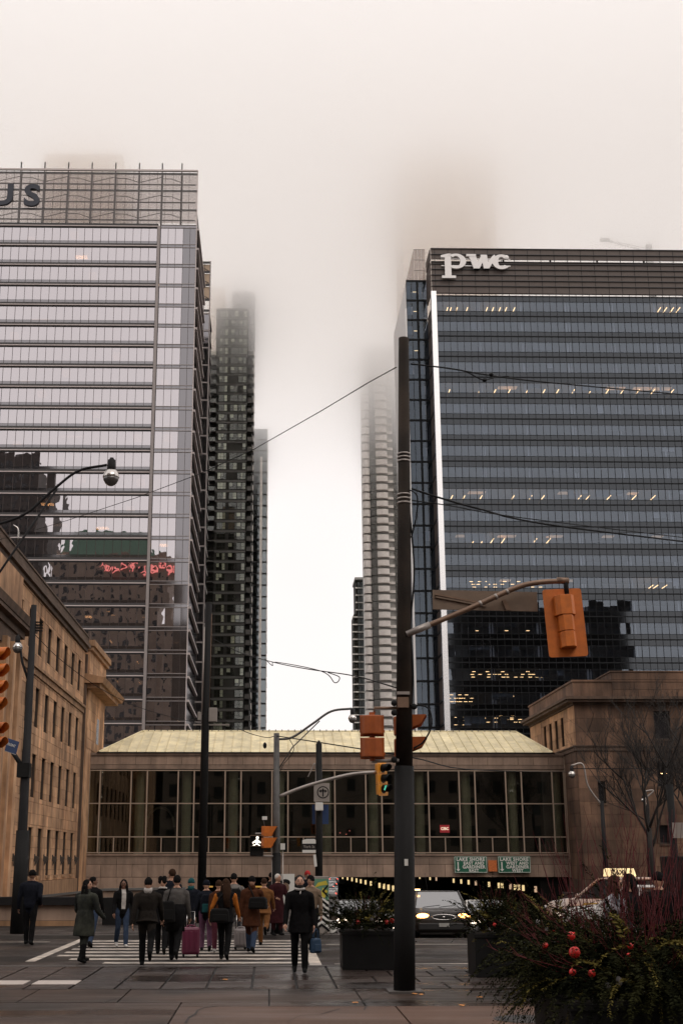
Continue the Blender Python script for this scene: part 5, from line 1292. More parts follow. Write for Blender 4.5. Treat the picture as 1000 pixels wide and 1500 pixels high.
def planter(label, x0, y0, w, h, rng, ht, nsp, ntw, twh, leaf, balls, spread=1.0, lean=0.0):
    t = thing('planter', label, 'planter', (x0+w/2, y0+w/2, 0))
    b_ = MB(); r = w/2
    b_.box(-r, r, -r, r, .0, h); b_.obj('box', 'planter_black', t, bevel=.012)
    b_ = MB(); b_.box(-r-.02, r+.02, -r-.02, r+.02, h-.05, h+.01); b_.obj('rim', 'planter_black', t)
    b_ = MB(); b_.box(-r+.05, r-.05, -r+.05, r-.05, h+.005, h+.03); b_.obj('soil', 'soil', t)
    g = MB()
    for i in range(nsp):
        a = rng.uniform(0, 2*math.pi); rr = r*math.sqrt(rng.random())*.95
        p = Vector((rr*math.cos(a), rr*math.sin(a), h + rng.uniform(.0, ht*.6)*(1-.5*rr/r)))
        d = Vector((math.cos(a)*(rr/r+.15)*spread, math.sin(a)*(rr/r+.15)*spread, rng.uniform(-.02, 1.1)))
        leaf_spray(g, p, d, rng.uniform(.18,.58)*ht/.6, rng, leaf*rng.choice((.55,.8,1,1.3)), 1 if rng.random() < .08 else 0)
    tw_ = MB()
    for i in range(ntw):
        a = rng.uniform(0, 2*math.pi); rr = r*.75*math.sqrt(rng.random())
        p = Vector((rr*math.cos(a), rr*math.sin(a), h)); d = Vector((rng.uniform(-.28,.28)+lean, rng.uniform(-.28,.28), 1)).normalized()
        l = twh*rng.uniform(.5,1); pts = [p]; q = p.copy()
        if rng.random() < .45: d = Vector((math.cos(a), math.sin(a), rng.uniform(.15,.8))).normalized(); l *= rng.uniform(.5,.75); p.z += rng.uniform(0,.3)*ht; pts = [p]; q = p.copy()
        for k in range(6):
            d = (d + Vector((rng.uniform(-.09,.09), rng.uniform(-.09,.09), .02))).normalized(); q = q + d*l/6; pts.append(q.copy())
        rad = .0055*rng.uniform(.7,1.2)
        tw_.tube(pts, [rad*(1-.12*k) for k in range(7)], 4)
        for k in (2,3,4,5):
            if rng.random() < .6:
                e = (d + Vector((rng.uniform(-.7,.7), rng.uniform(-.7,.7), .2))).normalized(); tw_.tube([pts[k], pts[k]+e*l*.1, pts[k]+e*l*.17+Vector((0,0,l*.04))], [rad*.6,rad*.5,rad*.3], 3)
    tw_.obj('red_twigs', 'dogwood', t, kind='stuff')
    for (px, py, Y, rad) in balls:
        q = at(px, py, Y) - Vector((x0+w/2, y0+w/2, 0)); b_ = MB(); b_.sm = True; b_.ball((0,0,0), (rad,rad,rad*.95), 12, 8); b_.lathe([(rad*.22,rad*.9),(rad*.22,rad*1.12),(.002,rad*1.2)], (0,0,0), 8); b_.obj('bauble', 'bauble_red', t, loc=q, rot=(rng.uniform(-.8,.8), rng.uniform(-.8,.8), 0))
        for k in range(5): leaf_spray(g, q + Vector((rng.uniform(-1.5,1.5)*rad, -rad*rng.uniform(.9,1.3), rng.uniform(.2,1.6)*rad)), Vector((rng.uniform(-1,1), -.2, rng.uniform(-.9,-.1))), rad*rng.uniform(1.6,2.6), rng, leaf*.7, 0)
    g.obj('foliage', ['evergreen', 'evergreen_pale'], t, kind='stuff')
    for i in range(4):
        a = rng.uniform(3.6, 5.8); b_ = MB(); b_.sm = True; b_.ball((r*.9*math.cos(a), r*.9*math.sin(a), h+rng.uniform(.1,.35)), (.035,.035,.05), 8, 6); b_.obj('pine_cone', 'cone_grey', t)
    return t
rp = random.Random(17)
planter('square black planter with evergreens left of the wooden pole', 1.47, 26.85, 1.04, .72, rp, .80, 300, 22, .85, .075, [(524,1351,26.8,.045),(566,1351,26.8,.045),(574,1349,26.85,.05)], .65)
planter('square black planter with evergreens right of the parked minivan', 3.88, 25.1, 1.04, .76, rp, .80, 300, 24, .95, .075, [(724,1355,25.05,.04),(812,1363,25.0,.03)], .5)
planter('square black planter mostly hidden behind the nearest planter', 4.2, 21.5, 1.1, .8, rp, .85, 260, 30, 1.1, .07, [(798,1385,21.3,.04),(802,1412,21.3,.04),(811,1363,21.4,.03)])
planter('nearest large planter with tall red twigs and baubles at lower right', 2.82, 12.6, 1.75, .80, rp, 1.12, 1350, 190, 1.95, .055, [(836,1371,12.55,.04),(841,1395,12.55,.055),(838,1424,12.5,.034),(866,1426,12.5,.036),(923,1386,12.7,.03),(798,1385,12.9,.03),(920,1399,12.6,.02)], 1.1)

# ------------------------------------------------------------------ bare street trees
def bare_tree(label, x, y, h, seed):
    rng = random.Random(seed); t = thing('bare_tree', label, 'tree', (x, y, .05))
    tr = MB(); tr.sm = True; br_ = MB()
    def grow(p, d, l, r, depth):
        pts = [p]; q = p.copy(); n = 5
        for k in range(n):
            d = (d + Vector((rng.uniform(-.14,.14), rng.uniform(-.14,.14), rng.uniform(-.02,.1)))).normalized(); q = q + d*l/n; pts.append(q.copy())
        (tr if depth == 0 else br_).tube(pts, [r*(1-.1*k) for k in range(n+1)], 7 if depth == 0 else 4 if depth < 3 else 3)
        if depth < 5 and r > .002:
            for k in range(4 if depth < 3 else 3 if depth < 4 else 2):
                i = rng.randint(2, n); e = Vector((rng.uniform(-1,1), rng.uniform(-1,1), rng.uniform(-.1,.9))).normalized()
                grow(pts[i], (d*.75 + e*.75).normalized(), l*rng.uniform(.5,.78), r*rng.uniform(.5,.66), depth+1)
    tr.tube([(0,0,-.1),(0.05,0,h*.2),(.02,.02,h*.38)], [.2,.15,.13], 9)
    for k in range(5):
        a = k*1.3+rng.uniform(-.3,.3); grow(Vector((.03,.02,h*(.26+.03*k))), Vector((math.cos(a)*.55, math.sin(a)*.55, 1)).normalized(), h*.36, .085, 0)
    tr.obj('trunk', 'bark', t); br_.obj('crown', 'bark', t, kind='stuff')
bare_tree('bare dark street tree with fine branches before the brown stone wing', 21.6, 74, 10.2, 4)
bare_tree('second bare tree nearer the right edge by the brown stone wing', 27.0, 82, 10.2, 9)

# ------------------------------------------------------------------ vehicles (front faces -Y)
mat('car_dark', (0.022, 0.017, 0.014), rough=.35, var=.05, coat=.12, spec=.3); mat('taxi_body', (.5,.46,.42), rough=.35, var=.1, scale=1.6, tint=(.46,.13,.02), coat=.3); mat('car_white', (.55,.52,.49), rough=.3, var=.05, coat=.4); mat('car_grey', (.16,.15,.145), rough=.3, coat=.4, var=.05)
mat('tyre', (.012,.012,.012), rough=.85, spec=.15); mat('rim', (.3,.29,.28), rough=.35, metal=.8); mat('bumper', (.02,.019,.019), rough=.5, spec=.3); mat('chrome', (.6,.57,.55), rough=.2, metal=.95)
mat('plate', (.30,.29,.27), rough=.5); mat('cabin_dark', (.02,.018,.017), rough=.9, spec=.1); mat('taxi_orange', (.62,.20,.03), rough=.4, var=.35, scale=2.5, tint=(.30,.05,.03)); mat('taxi_yellow', (.62,.36,.06), rough=.4, var=.2)
def loft(b_, st, caps=True):
    n = len(st[0]); o = []
    b_.add([p for s_ in st for p in s_], [(i*n+k, i*n+(k+1) % n, (i+1)*n+(k+1) % n, (i+1)*n+k) for i in range(len(st)-1) for k in range(n)] + ([tuple(range(n-1,-1,-1)), tuple(range((len(st)-1)*n, len(st)*n))] if caps else []))
def car(label, cat, loc, rz, L, W, H, body, kind='van', lit='headlight_lit', detail=True, group=None, rear_lit=False, name='car'):
    t = thing(name, label, cat, loc, rz, group)
    w = W/2; hood = .62*H if kind == 'van' else .60*H; belt = .60*H; g = .2
    def sec(y, hw, z0, z1, in_=.06):
        return [(-hw*.9,y,z0),(hw*.9,y,z0),(hw,y,z0+.12),(hw,y,z0+(z1-z0)*.62),(hw-in_,y,z1-.03),(hw*.72,y,z1),(-hw*.72,y,z1),(-hw+in_,y,z1-.03),(-hw,y,z0+(z1-z0)*.62),(-hw,y,z0+.12)]
    b_ = MB(); b_.sm = True
    y0 = -L/2; ws = y0+L*(.24 if kind == 'van' else .29)         # foot of the windscreen
    loft(b_, [sec(y0, w*.80, .30, hood*.62), sec(y0+.06, w*.90, g, hood*.80), sec(y0+.30, w*.97, g, hood*.90), sec(ws*.6+y0*.4, w, g, hood*.97), sec(ws, w, g, belt+.03), sec(0, w, g, belt+.04), sec(L/2-.5, w*.99, g, belt+.05), sec(L/2-.1, w*.95, g, belt+.02), sec(L/2, w*.88, .32, belt*.9)])
    b_.obj('body', body, t)
    rf = ws + L*(.17 if kind == 'van' else .17); re = L/2-(.25 if kind == 'van' else .95); rb_ = L/2-(.06 if kind == 'van' else .4)
    wb, wt = w*.93, w*.76
    def cab(y, hw, z): return [(-hw,y,z),(hw,y,z)]
    b_ = MB(); b_.sm = False
    A = [(-wb,ws,belt),(wb,ws,belt),(wt,rf,H-.05),(-wt,rf,H-.05)]
    b_.add(A + [(-wb,rb_,belt+.02),(wb,rb_,belt+.02),(wt,re,H-.06),(-wt,re,H-.06)], [(3,2,6,7),(0,4,5,1)]); b_.obj('cabin', 'cabin_dark', t)
    b_ = MB(); sc_ = .94
    cx = lambda p, f: Vector(p)*f + Vector((0, sum(q[1] for q in A)/4, sum(q[2] for q in A)/4))*(1-f)
    nrm = Vector((0,-(H-.05-belt), rf-ws)).normalized()*.012
    q = [cx(p, sc_) for p in A]; b_.add([v+nrm for v in q]+[v-nrm for v in q], [(0,1,2,3),(7,6,5,4),(0,4,5,1),(1,5,6,2),(2,6,7,3),(3,7,4,0)]); b_.obj('windscreen', 'car_glass', t)
    b_ = MB(); b_.add([(-wb*.92,rb_+.0,belt+.06),(wb*.92,rb_,belt+.06),(wt*.92,re+.0,H-.12),(-wt*.92,re,H-.12),(-wb*.92,rb_-.02,belt+.06),(wb*.92,rb_-.02,belt+.06),(wt*.92,re-.02,H-.12),(-wt*.92,re-.02,H-.12)], [(3,2,1,0),(4,5,6,7),(0,1,5,4),(1,2,6,5),(2,3,7,6),(3,0,4,7)]); b_.obj('rear_window', 'car_glass', t)
    b_ = MB(); b_.sm = True; loft(b_, [[(-wt*.98,rf-.02,H-.06),(wt*.98,rf-.02,H-.06),(wt*.7,rf-.01,H-.03),(-wt*.7,rf-.01,H-.03)], [(-wt*1.03,rf+.3,H-.07),(wt*1.03,rf+.3,H-.07),(wt*.8,rf+.3,H),(-wt*.8,rf+.3,H)], [(-wt*1.03,re-.2,H-.07),(wt*1.03,re-.2,H-.07),(wt*.8,re-.2,H),(-wt*.8,re-.2,H)], [(-wt,re+.02,H-.09),(wt,re+.02,H-.09),(wt*.8,re+.02,H-.06),(-wt*.8,re+.02,H-.06)]]); b_.obj('roof', body, t)
    for sx in (-1, 1):
        for p0, p1 in (((wb,ws,belt),(wt,rf,H-.05)), ((wb,rb_,belt+.02),(wt,re,H-.06)), ((wb*1.0,ws+(rb_-ws)*.45,belt+.02),(wt*1.02,ws+(rb_-ws)*.45,H-.06))):
            b_ = MB(); b_.tube([(sx*p0[0],p0[1],p0[2]),(sx*p1[0],p1[1],p1[2])], .045, 6); b_.obj('pillar', body, t)
        ys_ = [ws+.1, ws+(rb_-ws)*.43, ws+(rb_-ws)*.47, rb_-.12]
        for i in (0, 2):
            ya, yb_ = ys_[i], ys_[i+1]; yt0 = ya + (rf-ws if i == 0 else 0); yt1 = yb_ - (rb_-re if i == 2 else 0)
            b_ = MB(); b_.add([(sx*wb*1.0,ya,belt+.06),(sx*wb*1.0,yb_,belt+.06),(sx*wt*1.02,yt1,H-.11),(sx*wt*1.02,yt0,H-.11),(sx*(wb-.02),ya,belt+.06),(sx*(wb-.02),yb_,belt+.06),(sx*(wt-.02),yt1,H-.11),(sx*(wt-.02),yt0,H-.11)], [(0,1,2,3),(7,6,5,4),(0,4,5,1),(1,5,6,2),(2,6,7,3),(3,7,4,0)]); b_.obj('side_window', 'car_glass', t)
        b_ = MB(); b_.sm = True; b_.ball((sx*(w+.11), ws+.12, belt+.1), (.12,.06,.085), 10, 6); b_.obj('mirror', body, t)
        b_ = MB(); b_.sm = True; b_.ball((sx*w*.70, y0+.10, hood*.70), (.24,.12,.10), 12, 7); b_.obj('headlight', lit or 'chrome', t)
        b_ = MB(); b_.box(sx*w*.80-.1, sx*w*.80+.1, L/2-.14, L/2-.01, belt*.7, belt*.98); b_.obj('tail_lamp', 'tail_lit', t)
        for yy in (y0+L*.19, L/2-L*.2):
            b_ = MB(); b_.sm = True; b_.lathe([(.14,-.09),(.29,-.1),(.325,-.06),(.325,.06),(.29,.1),(.14,.09)], (sx*(w-.10), yy, .325), 18, 'x'); wh = b_.obj('wheel', 'tyre', t)
            b_ = MB(); b_.lathe([(.05,-.02),(.2,0),(.21,.01),(.05,.03)], (sx*(w+.0), yy, .325), 12, 'x'); b_.obj('rim', 'rim', wh)
    b_ = MB(); b_.box(-w*.88, w*.88, y0-.05, y0+.1, .26, .50); b_.obj('bumper', 'bumper' if kind == 'van' else body, t, bevel=.04)
    b_ = MB(); b_.sm = True; b_.tube([(.40*math.cos(a), y0-.015, hood*.665+.085*math.sin(a)) for a in [2*math.pi*i/20 for i in range(21)]], .016, 6); gr = b_.obj('grille', 'chrome', t)
    b_ = MB(); b_.ball((0, y0-.005, hood*.665), (.38,.02,.075), 14, 5); b_.obj('mesh_insert', 'bumper', gr); b_ = MB(); b_.ball((0, y0-.03, hood*.665), (.055,.02,.028), 10, 5); b_.obj('badge', 'chrome', gr)
    b_ = MB(); b_.box(-.17, .17, y0-.07, y0-.05, .37, .49); b_.obj('plate', 'plate', t)
    for sx in (-.35, .2): tubeobj('wiper', 'bumper', [(sx-.25, ws-.01, belt+.05), (sx+.35, ws+.03, belt+.12)], .012, t, 4)
    return t
def rz_at(Y): return ramp_z(Y) + .005
van = car('dark minivan with lit amber headlights climbing out of the underpass', 'minivan', (6.02, 47.6, rz_at(47.4)-.02), R(-2), 4.9, 1.95, 1.66, 'car_dark', 'van'); van.rotation_euler = (R(-3.8), 0, R(-2))
b = MB(); b.box(-.09, .09, -.03, .03, 0, .04); b.obj('roof_lamp', 'warm_strip', van, loc=(-.72, -.6, 1.65)); tubeobj('aerial', 'bumper', [(-.3,.2,1.63),(-.36,.35,2.3)], .006, van, 4)
v2 = car('white minivan with lit headlights behind the dark minivan', 'minivan', (9.35, 58, rz_at(58)-.03), 0, 4.9, 1.95, 1.75, 'car_white', 'van', 'headlight_white'); v2.rotation_euler = (R(-3.8), 0, 0)
v3 = car('pale car half hidden behind the planter left of the wooden pole', 'car', (5.3, 64, rz_at(64)-.03), 0, 4.5, 1.8, 1.45, 'car_grey', 'sedan', 'headlight_white'); v3.rotation_euler = (R(-3.8), 0, 0)
v4 = car('black car with headlights on beside the painted cabinet', 'car', (3.15, 47.5, rz_at(47.3)-.02), 0, 4.5, 1.8, 1.36, 'car_dark', 'sedan', 'headlight_white'); v4.rotation_euler = (R(-3.8), 0, 0)
# queue far beyond the underpass, seen from behind
def kids(o): return [c for c in list(bpy.data.objects) if c.parent == o]
def copy_tree(o, kid_map):
    c = o.copy(); col.objects.link(c)
    for ch in kid_map:
        d = ch[0].copy(); d.parent = c; col.objects.link(d)
        for g_ in ch[1]: e = g_.copy(); e.parent = d; col.objects.link(e)
    return c
q0 = car('small car with red tail lights queuing far beyond the underpass', 'car', (6.5, 160, rz_at(160)), R(180), 4.5, 1.8, 1.5, 'car_grey', 'sedan', None, group='cars queuing far down the street')
km = [(ch, kids(ch)) for ch in kids(q0)]
for i, (x, y) in enumerate(((11.6,246),(12.6,262),(14.8,250),(13.2,232),(9.9,214),(11.2,221))):
    c = copy_tree(q0, km); c.location = (x, y, rz_at(y)); c.rotation_euler = (R(-1), 0, R(180))
q0.location = (10.6, 236, rz_at(236))
# taxi and white car on the right, side on
tx = car('white and orange taxi van with lit roof sign behind the shrubs', 'taxi', (11.9, 45.0, .0), R(-118), 4.8, 1.9, 1.78, 'taxi_body', 'van', None, name='taxi'); tx.location.z = -.2
for sx in (-1, 1):
    for k, (ya, yb_, za, zb) in enumerate(((.3,2.2,.55,1.02),(-1.2,.28,.5,.95),(.5,2.0,1.06,1.5))):
        b = MB(); b.prism([(ya,za),(yb_,za),(yb_-.1,zb),(ya+.25,zb)], 'x', sx*.962, sx*.975); b.obj('wrap_panel', 'taxi_orange' if k != 1 else 'taxi_yellow', tx)
b = MB(); b.prism([(-.55,0),(.55,0),(.5,.27),(-.5,.27)], 'x', -.12, .12); rs_ = b.obj('roof_sign', 'taxi_sign_lit', tx, loc=(0, .1, 1.8), bevel=.03)
for sx in (-1, 1): put('sign_lettering', text_mesh('TAXI', .22, 'bumper', .003, .006), tx, (sx*.126, .1, 1.93), (R(90), 0, R(90*sx)))
wc = car('white car with dark side window and mirror beside the taxi', 'car', (11.2, 40.6, .0), R(-112), 4.5, 1.8, 1.5, 'car_white', 'sedan', 'headlight_white'); wc.location.z = -.1

# ------------------------------------------------------------------ people
mat('skin_pale', (.56,.31,.215), rough=.5, var=.1, scale=12, spec=.3); mat('skin', (.42,.23,.155), rough=.55, var=.1, scale=12, spec=.3); mat('skin_dark', (.17,.085,.055), rough=.5, var=.1, scale=12, spec=.3); mat('eye_dark', (.02,.015,.012), rough=.3); mat('lip', (.26,.10,.08), rough=.5)
def cloth(n, c, **k): k.setdefault('var', .3); mat(n, c, rough=.92, scale=9, bump=.8, bscale=14, spec=.08, **k)
for n_, c_ in dict(coat_black=(.007,.0065,.007), coat_navy=(.009,.010,.015), jean_blue=(.035,.05,.085), trouser_black=(.007,.0067,.007), trouser_grey=(.02,.019,.021), jacket_brown=(.016,.013,.011), hoodie_grey=(.075,.068,.064), coat_rust=(.055,.020,.010), orange_knit=(.34,.105,.018), pink_trouser=(.12,.035,.05), beige_jacket=(.19,.135,.095), maroon=(.03,.008,.010), grey_jacket=(.15,.135,.125), purple=(.13,.06,.10), tan=(.15,.065,.024), white_cloth=(.42,.385,.36), teal=(.018,.075,.08), green_parka=(.05,.05,.03), shoe_black=(.010,.010,.010), shoe_white=(.5,.47,.44), hair_black=(.008,.007,.007), hair_brown=(.035,.018,.011), hair_grey=(.035,.031,.029), hair_white=(.5,.46,.42), hat_red=(.35,.03,.03)).items(): cloth(n_, c_)
mat('camo', (.035,.036,.028), rough=.9, var=.35, scale=9, tint=(.012,.013,.012), spec=.15); mat('pattern_print', (.40,.39,.42), rough=.9, var=.2, scale=16, tint=(.015,.015,.02))
mat('bag_black', (.009,.0085,.0085), rough=.75, spec=.1); mat('bag_blue', (.012,.04,.085), rough=.6); mat('case_magenta', (.11,.010,.036), rough=.45, var=.15); mat('case_grey', (.22,.19,.185), rough=.6); mat('phone_white', (.75,.72,.70), rough=.3)
def person(label, x, y, z, rz, H=1.75, legs=((18,8),(-16,22)), arms=((-14,6,15),(14,6,18)), top='coat_black', bottom='trouser_black', shoes='shoe_black', hair=('short','hair_black'), skin='skin',
           hem=None, bulk=1.0, head=(0,0), lean=0, collar=None, sleeve=None, hands=True, scarf=None, front=None, extra=None, hairlen=.3):
    pr_ = random.Random(label); rz += pr_.uniform(-9, 9); lean = lean or pr_.uniform(1, 7); lk = pr_.uniform(.9, 1.5)
    legs = [(a*lk, k*lk) for a, k in legs]; arms = [(a*lk+pr_.uniform(-4,4), b_+pr_.uniform(-3,3), e+pr_.uniform(-4,12)) for a, b_, e in arms]
    if head == (0,0): head = (pr_.uniform(-22,22), pr_.uniform(-2,12))
    s = H/1.75; t = thing('person', label, 'person', (x, y, z), R(rz))
    lab = []                                # (segment a, b, ra, rb, slot)
    b_ = MB(); b_.sm = True
    lo_ = []
    L_ = math.sin(R(lean))
    def seg(pts, r, slot, n=10):
        b_.tube(pts, r, n)
        for p, q_, ra, rb in zip(pts[:-1], pts[1:], r[:-1], r[1:]):
            f = lambda v: max(v) if hasattr(v, '__len__') else v
            lab.append((Vector(p), Vector(q_), f(ra), f(rb), slot))
        for p, r_ in zip(pts, r):
            if not hasattr(r_, '__len__'): b_.ball(p, r_, 8, 6)
    feet = []
    for sx, (a, k) in zip((1, -1), legs):
        hp = Vector((sx*.092, 0, .93)); a_, k_ = R(a), R(a-k)
        kn = hp + Vector((0, -math.sin(a_), -math.cos(a_)))*.43; an = kn + Vector((sx*.0, -math.sin(k_), -math.cos(k_)))*.41
        seg([hp, hp.lerp(kn,.5), kn], [.104, .092, .072], 2); seg([kn, kn.lerp(an,.35), an], [.072, .074, .060], 2)
        fa = R(max(-45, min(20, (a-k)*.8))); fd = Vector((0, -math.cos(fa), math.sin(fa)))
        up_ = Vector((0, math.sin(fa), math.cos(fa)))
        heel = an - up_*.045 - fd*.055; toe = an - up_*.06 + fd*.165
        seg([heel, heel.lerp(toe,.5), toe], [.045, .046, .034], 3); feet += [heel.z-.045, toe.z-.034]
    dz = -min(feet)
    sh = Vector((0, -L_*.5, 0)); bk = bulk
    tor = [Vector((0,0,.86)), Vector((0,0,.95)), Vector((0,-L_*.15,1.10)), Vector((0,-L_*.33,1.28)), Vector((0,-L_*.47,1.41)), Vector((0,-L_*.5,1.465))]
    trr = [(.135*bk,.10*bk), (.155*bk,.115*bk), (.145*bk,.112*bk), (.178*bk,.125*bk), (.168*bk,.108*bk), (.085,.075)]
    b_.tube(tor, trr, 14)
    for i in range(5): lab.append((tor[i], tor[i+1], max(trr[i])*.85, max(trr[i+1])*.85, 1))
    for sx in (-1, 1): seg([Vector((sx*.155*bk, -L_*.47, 1.385)), Vector((sx*.08, -L_*.48, 1.44)), Vector((sx*.02, -L_*.5, 1.50))], [.068*bk, .06, .05], 1)
    seg([Vector((0,-L_*.5,1.45)), Vector((0,-L_*.52-.005,1.56))], [.058, .054], 0)
    if hem is not None:
        w_ = .185*bk
        cp = [Vector((0,0,1.08)), Vector((0,0,.9)), Vector((0,.01,(.9+hem)/2)), Vector((0,.015,hem))]; cr_ = [(.15*bk,.12*bk), (w_,.14*bk), (w_*1.04,.155*bk), (w_*1.08,.17*bk)]
        b_.tube(cp, cr_, 16)
        for i in range(3): lab.append((cp[i], cp[i+1], w_, w_, 1))
    hnds = []
    for sx, (sw, ab, el) in zip((1, -1), arms):
        so = Vector((sx*.180*bk, -L_*.47, 1.375)); a_, b2, e_ = R(sw), R(ab), R(sw+el)
        d1 = Vector((sx*math.sin(b2), -math.sin(a_)*math.cos(b2), -math.cos(a_)*math.cos(b2)))
        d2 = Vector((sx*math.sin(b2)*(.4 if el < 60 else -.5), -math.sin(e_), -math.cos(e_))).normalized()
        e1 = so + d1*.285; w1 = e1 + d2*.25
        seg([so, so.lerp(e1,.5), e1], [.066*bk, .058*bk, .050*bk], 6 if sleeve else 1); seg([e1, e1.lerp(w1,.4), w1], [.050*bk, .049*bk, .038*bk], 6 if sleeve else 1)
        hnds.append((w1, d2, sx))
    me0 = b_.mesh('body', 'skin'); o0 = bpy.data.objects.new('body', me0); col.objects.link(o0)
    rm = o0.modifiers.new('r', 'REMESH'); rm.mode = 'VOXEL'; rm.voxel_size = .017
    smo = o0.modifiers.new('s', 'SMOOTH'); smo.iterations = 3; smo.factor = .5
    dg = bpy.context.evaluated_depsgraph_get(); me1 = bpy.data.meshes.new_from_object(o0.evaluated_get(dg)); bpy.data.objects.remove(o0)
    V = [v.co.copy() for v in me1.vertices]; F = [tuple(p.vertices) for p in me1.polygons]; mi = []
    for p in me1.polygons:
        c = p.center; best = 1e9; sl = 1
        for (a, q_, ra, rb, slot) in lab:
            d = q_-a; u = max(0, min(1, (c-a).dot(d)/max(d.length_squared, 1e-9))); dist = (c-(a+d*u)).length - (ra+(rb-ra)*u)
            if slot == 2 and hem is not None and c.z > hem - .01: dist += .06
            if dist < best: best = dist; sl = slot
        if c.z > 1.50 and sl == 1 and not collar: sl = 0
        if front and sl == 1 and c.y < -.05 and abs(c.x) < .055 and c.z > 1.0: sl = 7
        mi.append(sl)
    full = MB(); full.sm = True; full.v = [tuple(v) for v in V]; full.f = [list(f) for f in F]; full.mi = mi; full.smooth = [True]*len(F)
    # hands: palm, four unequal bent fingers, thumb
    for (w1, d2, sx) in hnds:
        if not hands: break
        lat = d2.cross(Vector((0,1,0))); lat = lat.normalized() if lat.length > .1 else Vector((1,0,0))
        inn = d2.cross(lat).normalized(); full.m = 0
        full.tube([w1 - d2*.01, w1 + d2*.04, w1 + d2*.085], [(.022,.030),(.018,.040),(.014,.040)], 8)
        pl = lat if abs(lat.y) > abs(inn.y) else inn
        fw = Vector((0,-1,0)) - d2*Vector((0,-1,0)).dot(d2)
        fw = fw.normalized() if fw.length > .1 else lat
        cv = Vector((-sx,0,0)) - d2*Vector((-sx,0,0)).dot(d2); cv = cv.normalized() if cv.length > .1 else inn
        for i, ln in enumerate((.068,.078,.074,.058)):
            p = w1 + d2*.08 + fw*(.027-.018*i); m_ = p + d2*ln*.5 + cv*.006; e = m_ + d2*ln*.38 + cv*.026
            full.tube([p, m_, e], [.0095,.0085,.007], 6)
        p = w1 + d2*.02 + fw*.03; full.tube([p, p + d2*.028 + fw*.018, p + d2*.06 + fw*.022 + cv*.012], [.012,.010,.008], 6)
    # head with a face
    hy, hp_ = R(head[0]), R(head[1]); hm = Matrix.Translation(Vector((0, -L_*.52-.018, 1.632))) @ Euler((hp_, 0, hy)).to_matrix().to_4x4()
    full.mx = hm; full.m = 0
    vs = []; nu, nv = 20, 14; ex = math.exp
    for i in range(nv+1):
        ph = -math.pi/2 + math.pi*i/nv
        for k in range(nu):
            a = 2*math.pi*k/nu; ux, uy, uz = math.cos(ph)*math.cos(a), math.cos(ph)*math.sin(a), math.sin(ph)
            px, py_, pz = ux*.076, uy*.096, uz*.118
            if pz < 0: f = 1-.30*(-pz/.118)**1.3; px *= f; py_ *= 1-.12*(-pz/.118)
            if uy < 0:
                py_ -= .024*ex(-((px/.014)**2+((pz+.012)/.022)**2)) + .008*ex(-((px/.04)**2+((pz-.038)/.014)**2)) + .008*ex(-((px/.03)**2+((pz+.095)/.02)**2))
                py_ += .009*(ex(-(((px-.031)/.015)**2+((pz-.012)/.013)**2)) + ex(-(((px+.031)/.015)**2+((pz-.012)/.013)**2)))
            vs.append((px, py_, pz))
    full.add(vs, [(i*nu+k, i*nu+(k+1) % nu, (i+1)*nu+(k+1) % nu, (i+1)*nu+k) for i in range(nv) for k in range(nu)])
    for sx in (-1, 1): full.m = 0; full.ball((sx*.077, .012, -.005), (.011,.022,.032), 6, 5); full.m = 4; full.ball((sx*.031, -.080, .013), (.017,.012,.0095), 8, 5); full.ball((sx*.032, -.088, .036), (.023,.011,.0065), 8, 4)
    full.m = 5; full.ball((0, -.088, -.056), (.027,.012,.009), 8, 4); full.m = 4; full.ball((0, -.104, -.030), (.011,.008,.004), 6, 4)
    full.mx = None
    full.v = [(p[0]*s, p[1]*s, (p[2]+dz)*s) for p in full.v]
    bo = full.obj('body', [skin, top, bottom, shoes, 'eye_dark', 'lip', sleeve or top, front or top], t)
    # hair, hats
    S_ = Matrix.Scale(s, 4) @ Matrix.Translation((0,0,dz)); h_ = MB(); h_.sm = True; h_.mx = S_ @ hm
    st_, hc = hair
    if st_ in ('short','grey'): h_.ball((0,.020,.036), (.086,.098,.100), 14, 9)
    elif st_ == 'curly': [h_.ball((.06*math.cos(k*2.1), .03+.05*math.sin(k*2.1), .03+.022*(k % 4)), .062, 8, 6) for k in range(9)]
    elif st_ == 'hat': h_.ball((0,.012,.045), (.092,.105,.095), 14, 9); h_.lathe([(.090,-.0),(.097,.01),(.097,.045),(.088,.05)], (0,.01,.0), 16)
    elif st_ == 'long':
        h_.ball((0,.018,.032), (.088,.098,.10), 14, 9)
        h_.tube([(0,.04,.07),(0,.075,-.05),(0,.085,-.16),(0,.10,-.16-hairlen)], [(.07,.05),(.092,.055),(.105,.05),(.07,.025)], 12)
        for sx in (-1, 1): h_.tube([(sx*.066,-.0,.06),(sx*.088,-.01,-.06),(sx*.098,-.03,-.16),(sx*.085,-.05,-.16-hairlen*.7)], [.03,.034,.034,.012], 8)
    if h_.v: h_.obj('hat' if st_ == 'hat' else 'hair', hc, t)
    if st_ == 'grey': d_ = MB(); d_.sm = True; d_.mx = S_ @ hm; d_.ball((0,-.038,-.080), (.058,.056,.040), 12, 7); d_.obj('beard', hc, t)
    if collar:
        c_ = MB(); c_.sm = True; c_.mx = S_; c_.tube([(0,-L_*.5,1.45),(0,-L_*.5,1.52),(0,-L_*.5+.005,1.555)], [(.10,.095),(.088,.083),(.088,.083)], 14); c_.obj('collar', collar, t)
    if scarf:
        c_ = MB(); c_.sm = True; c_.mx = S_; c_.tube([(.083*math.cos(a), -L_*.5-.01+.078*math.sin(a), 1.51+.012*math.sin(a)) for a in [2*math.pi*i/16 for i in range(17)]], .024, 7); c_.tube([(.02,-.10,1.49),(.0,-.135,1.38)], [.02,.012], 6); c_.obj('scarf', scarf, t)
    t['h'] = H
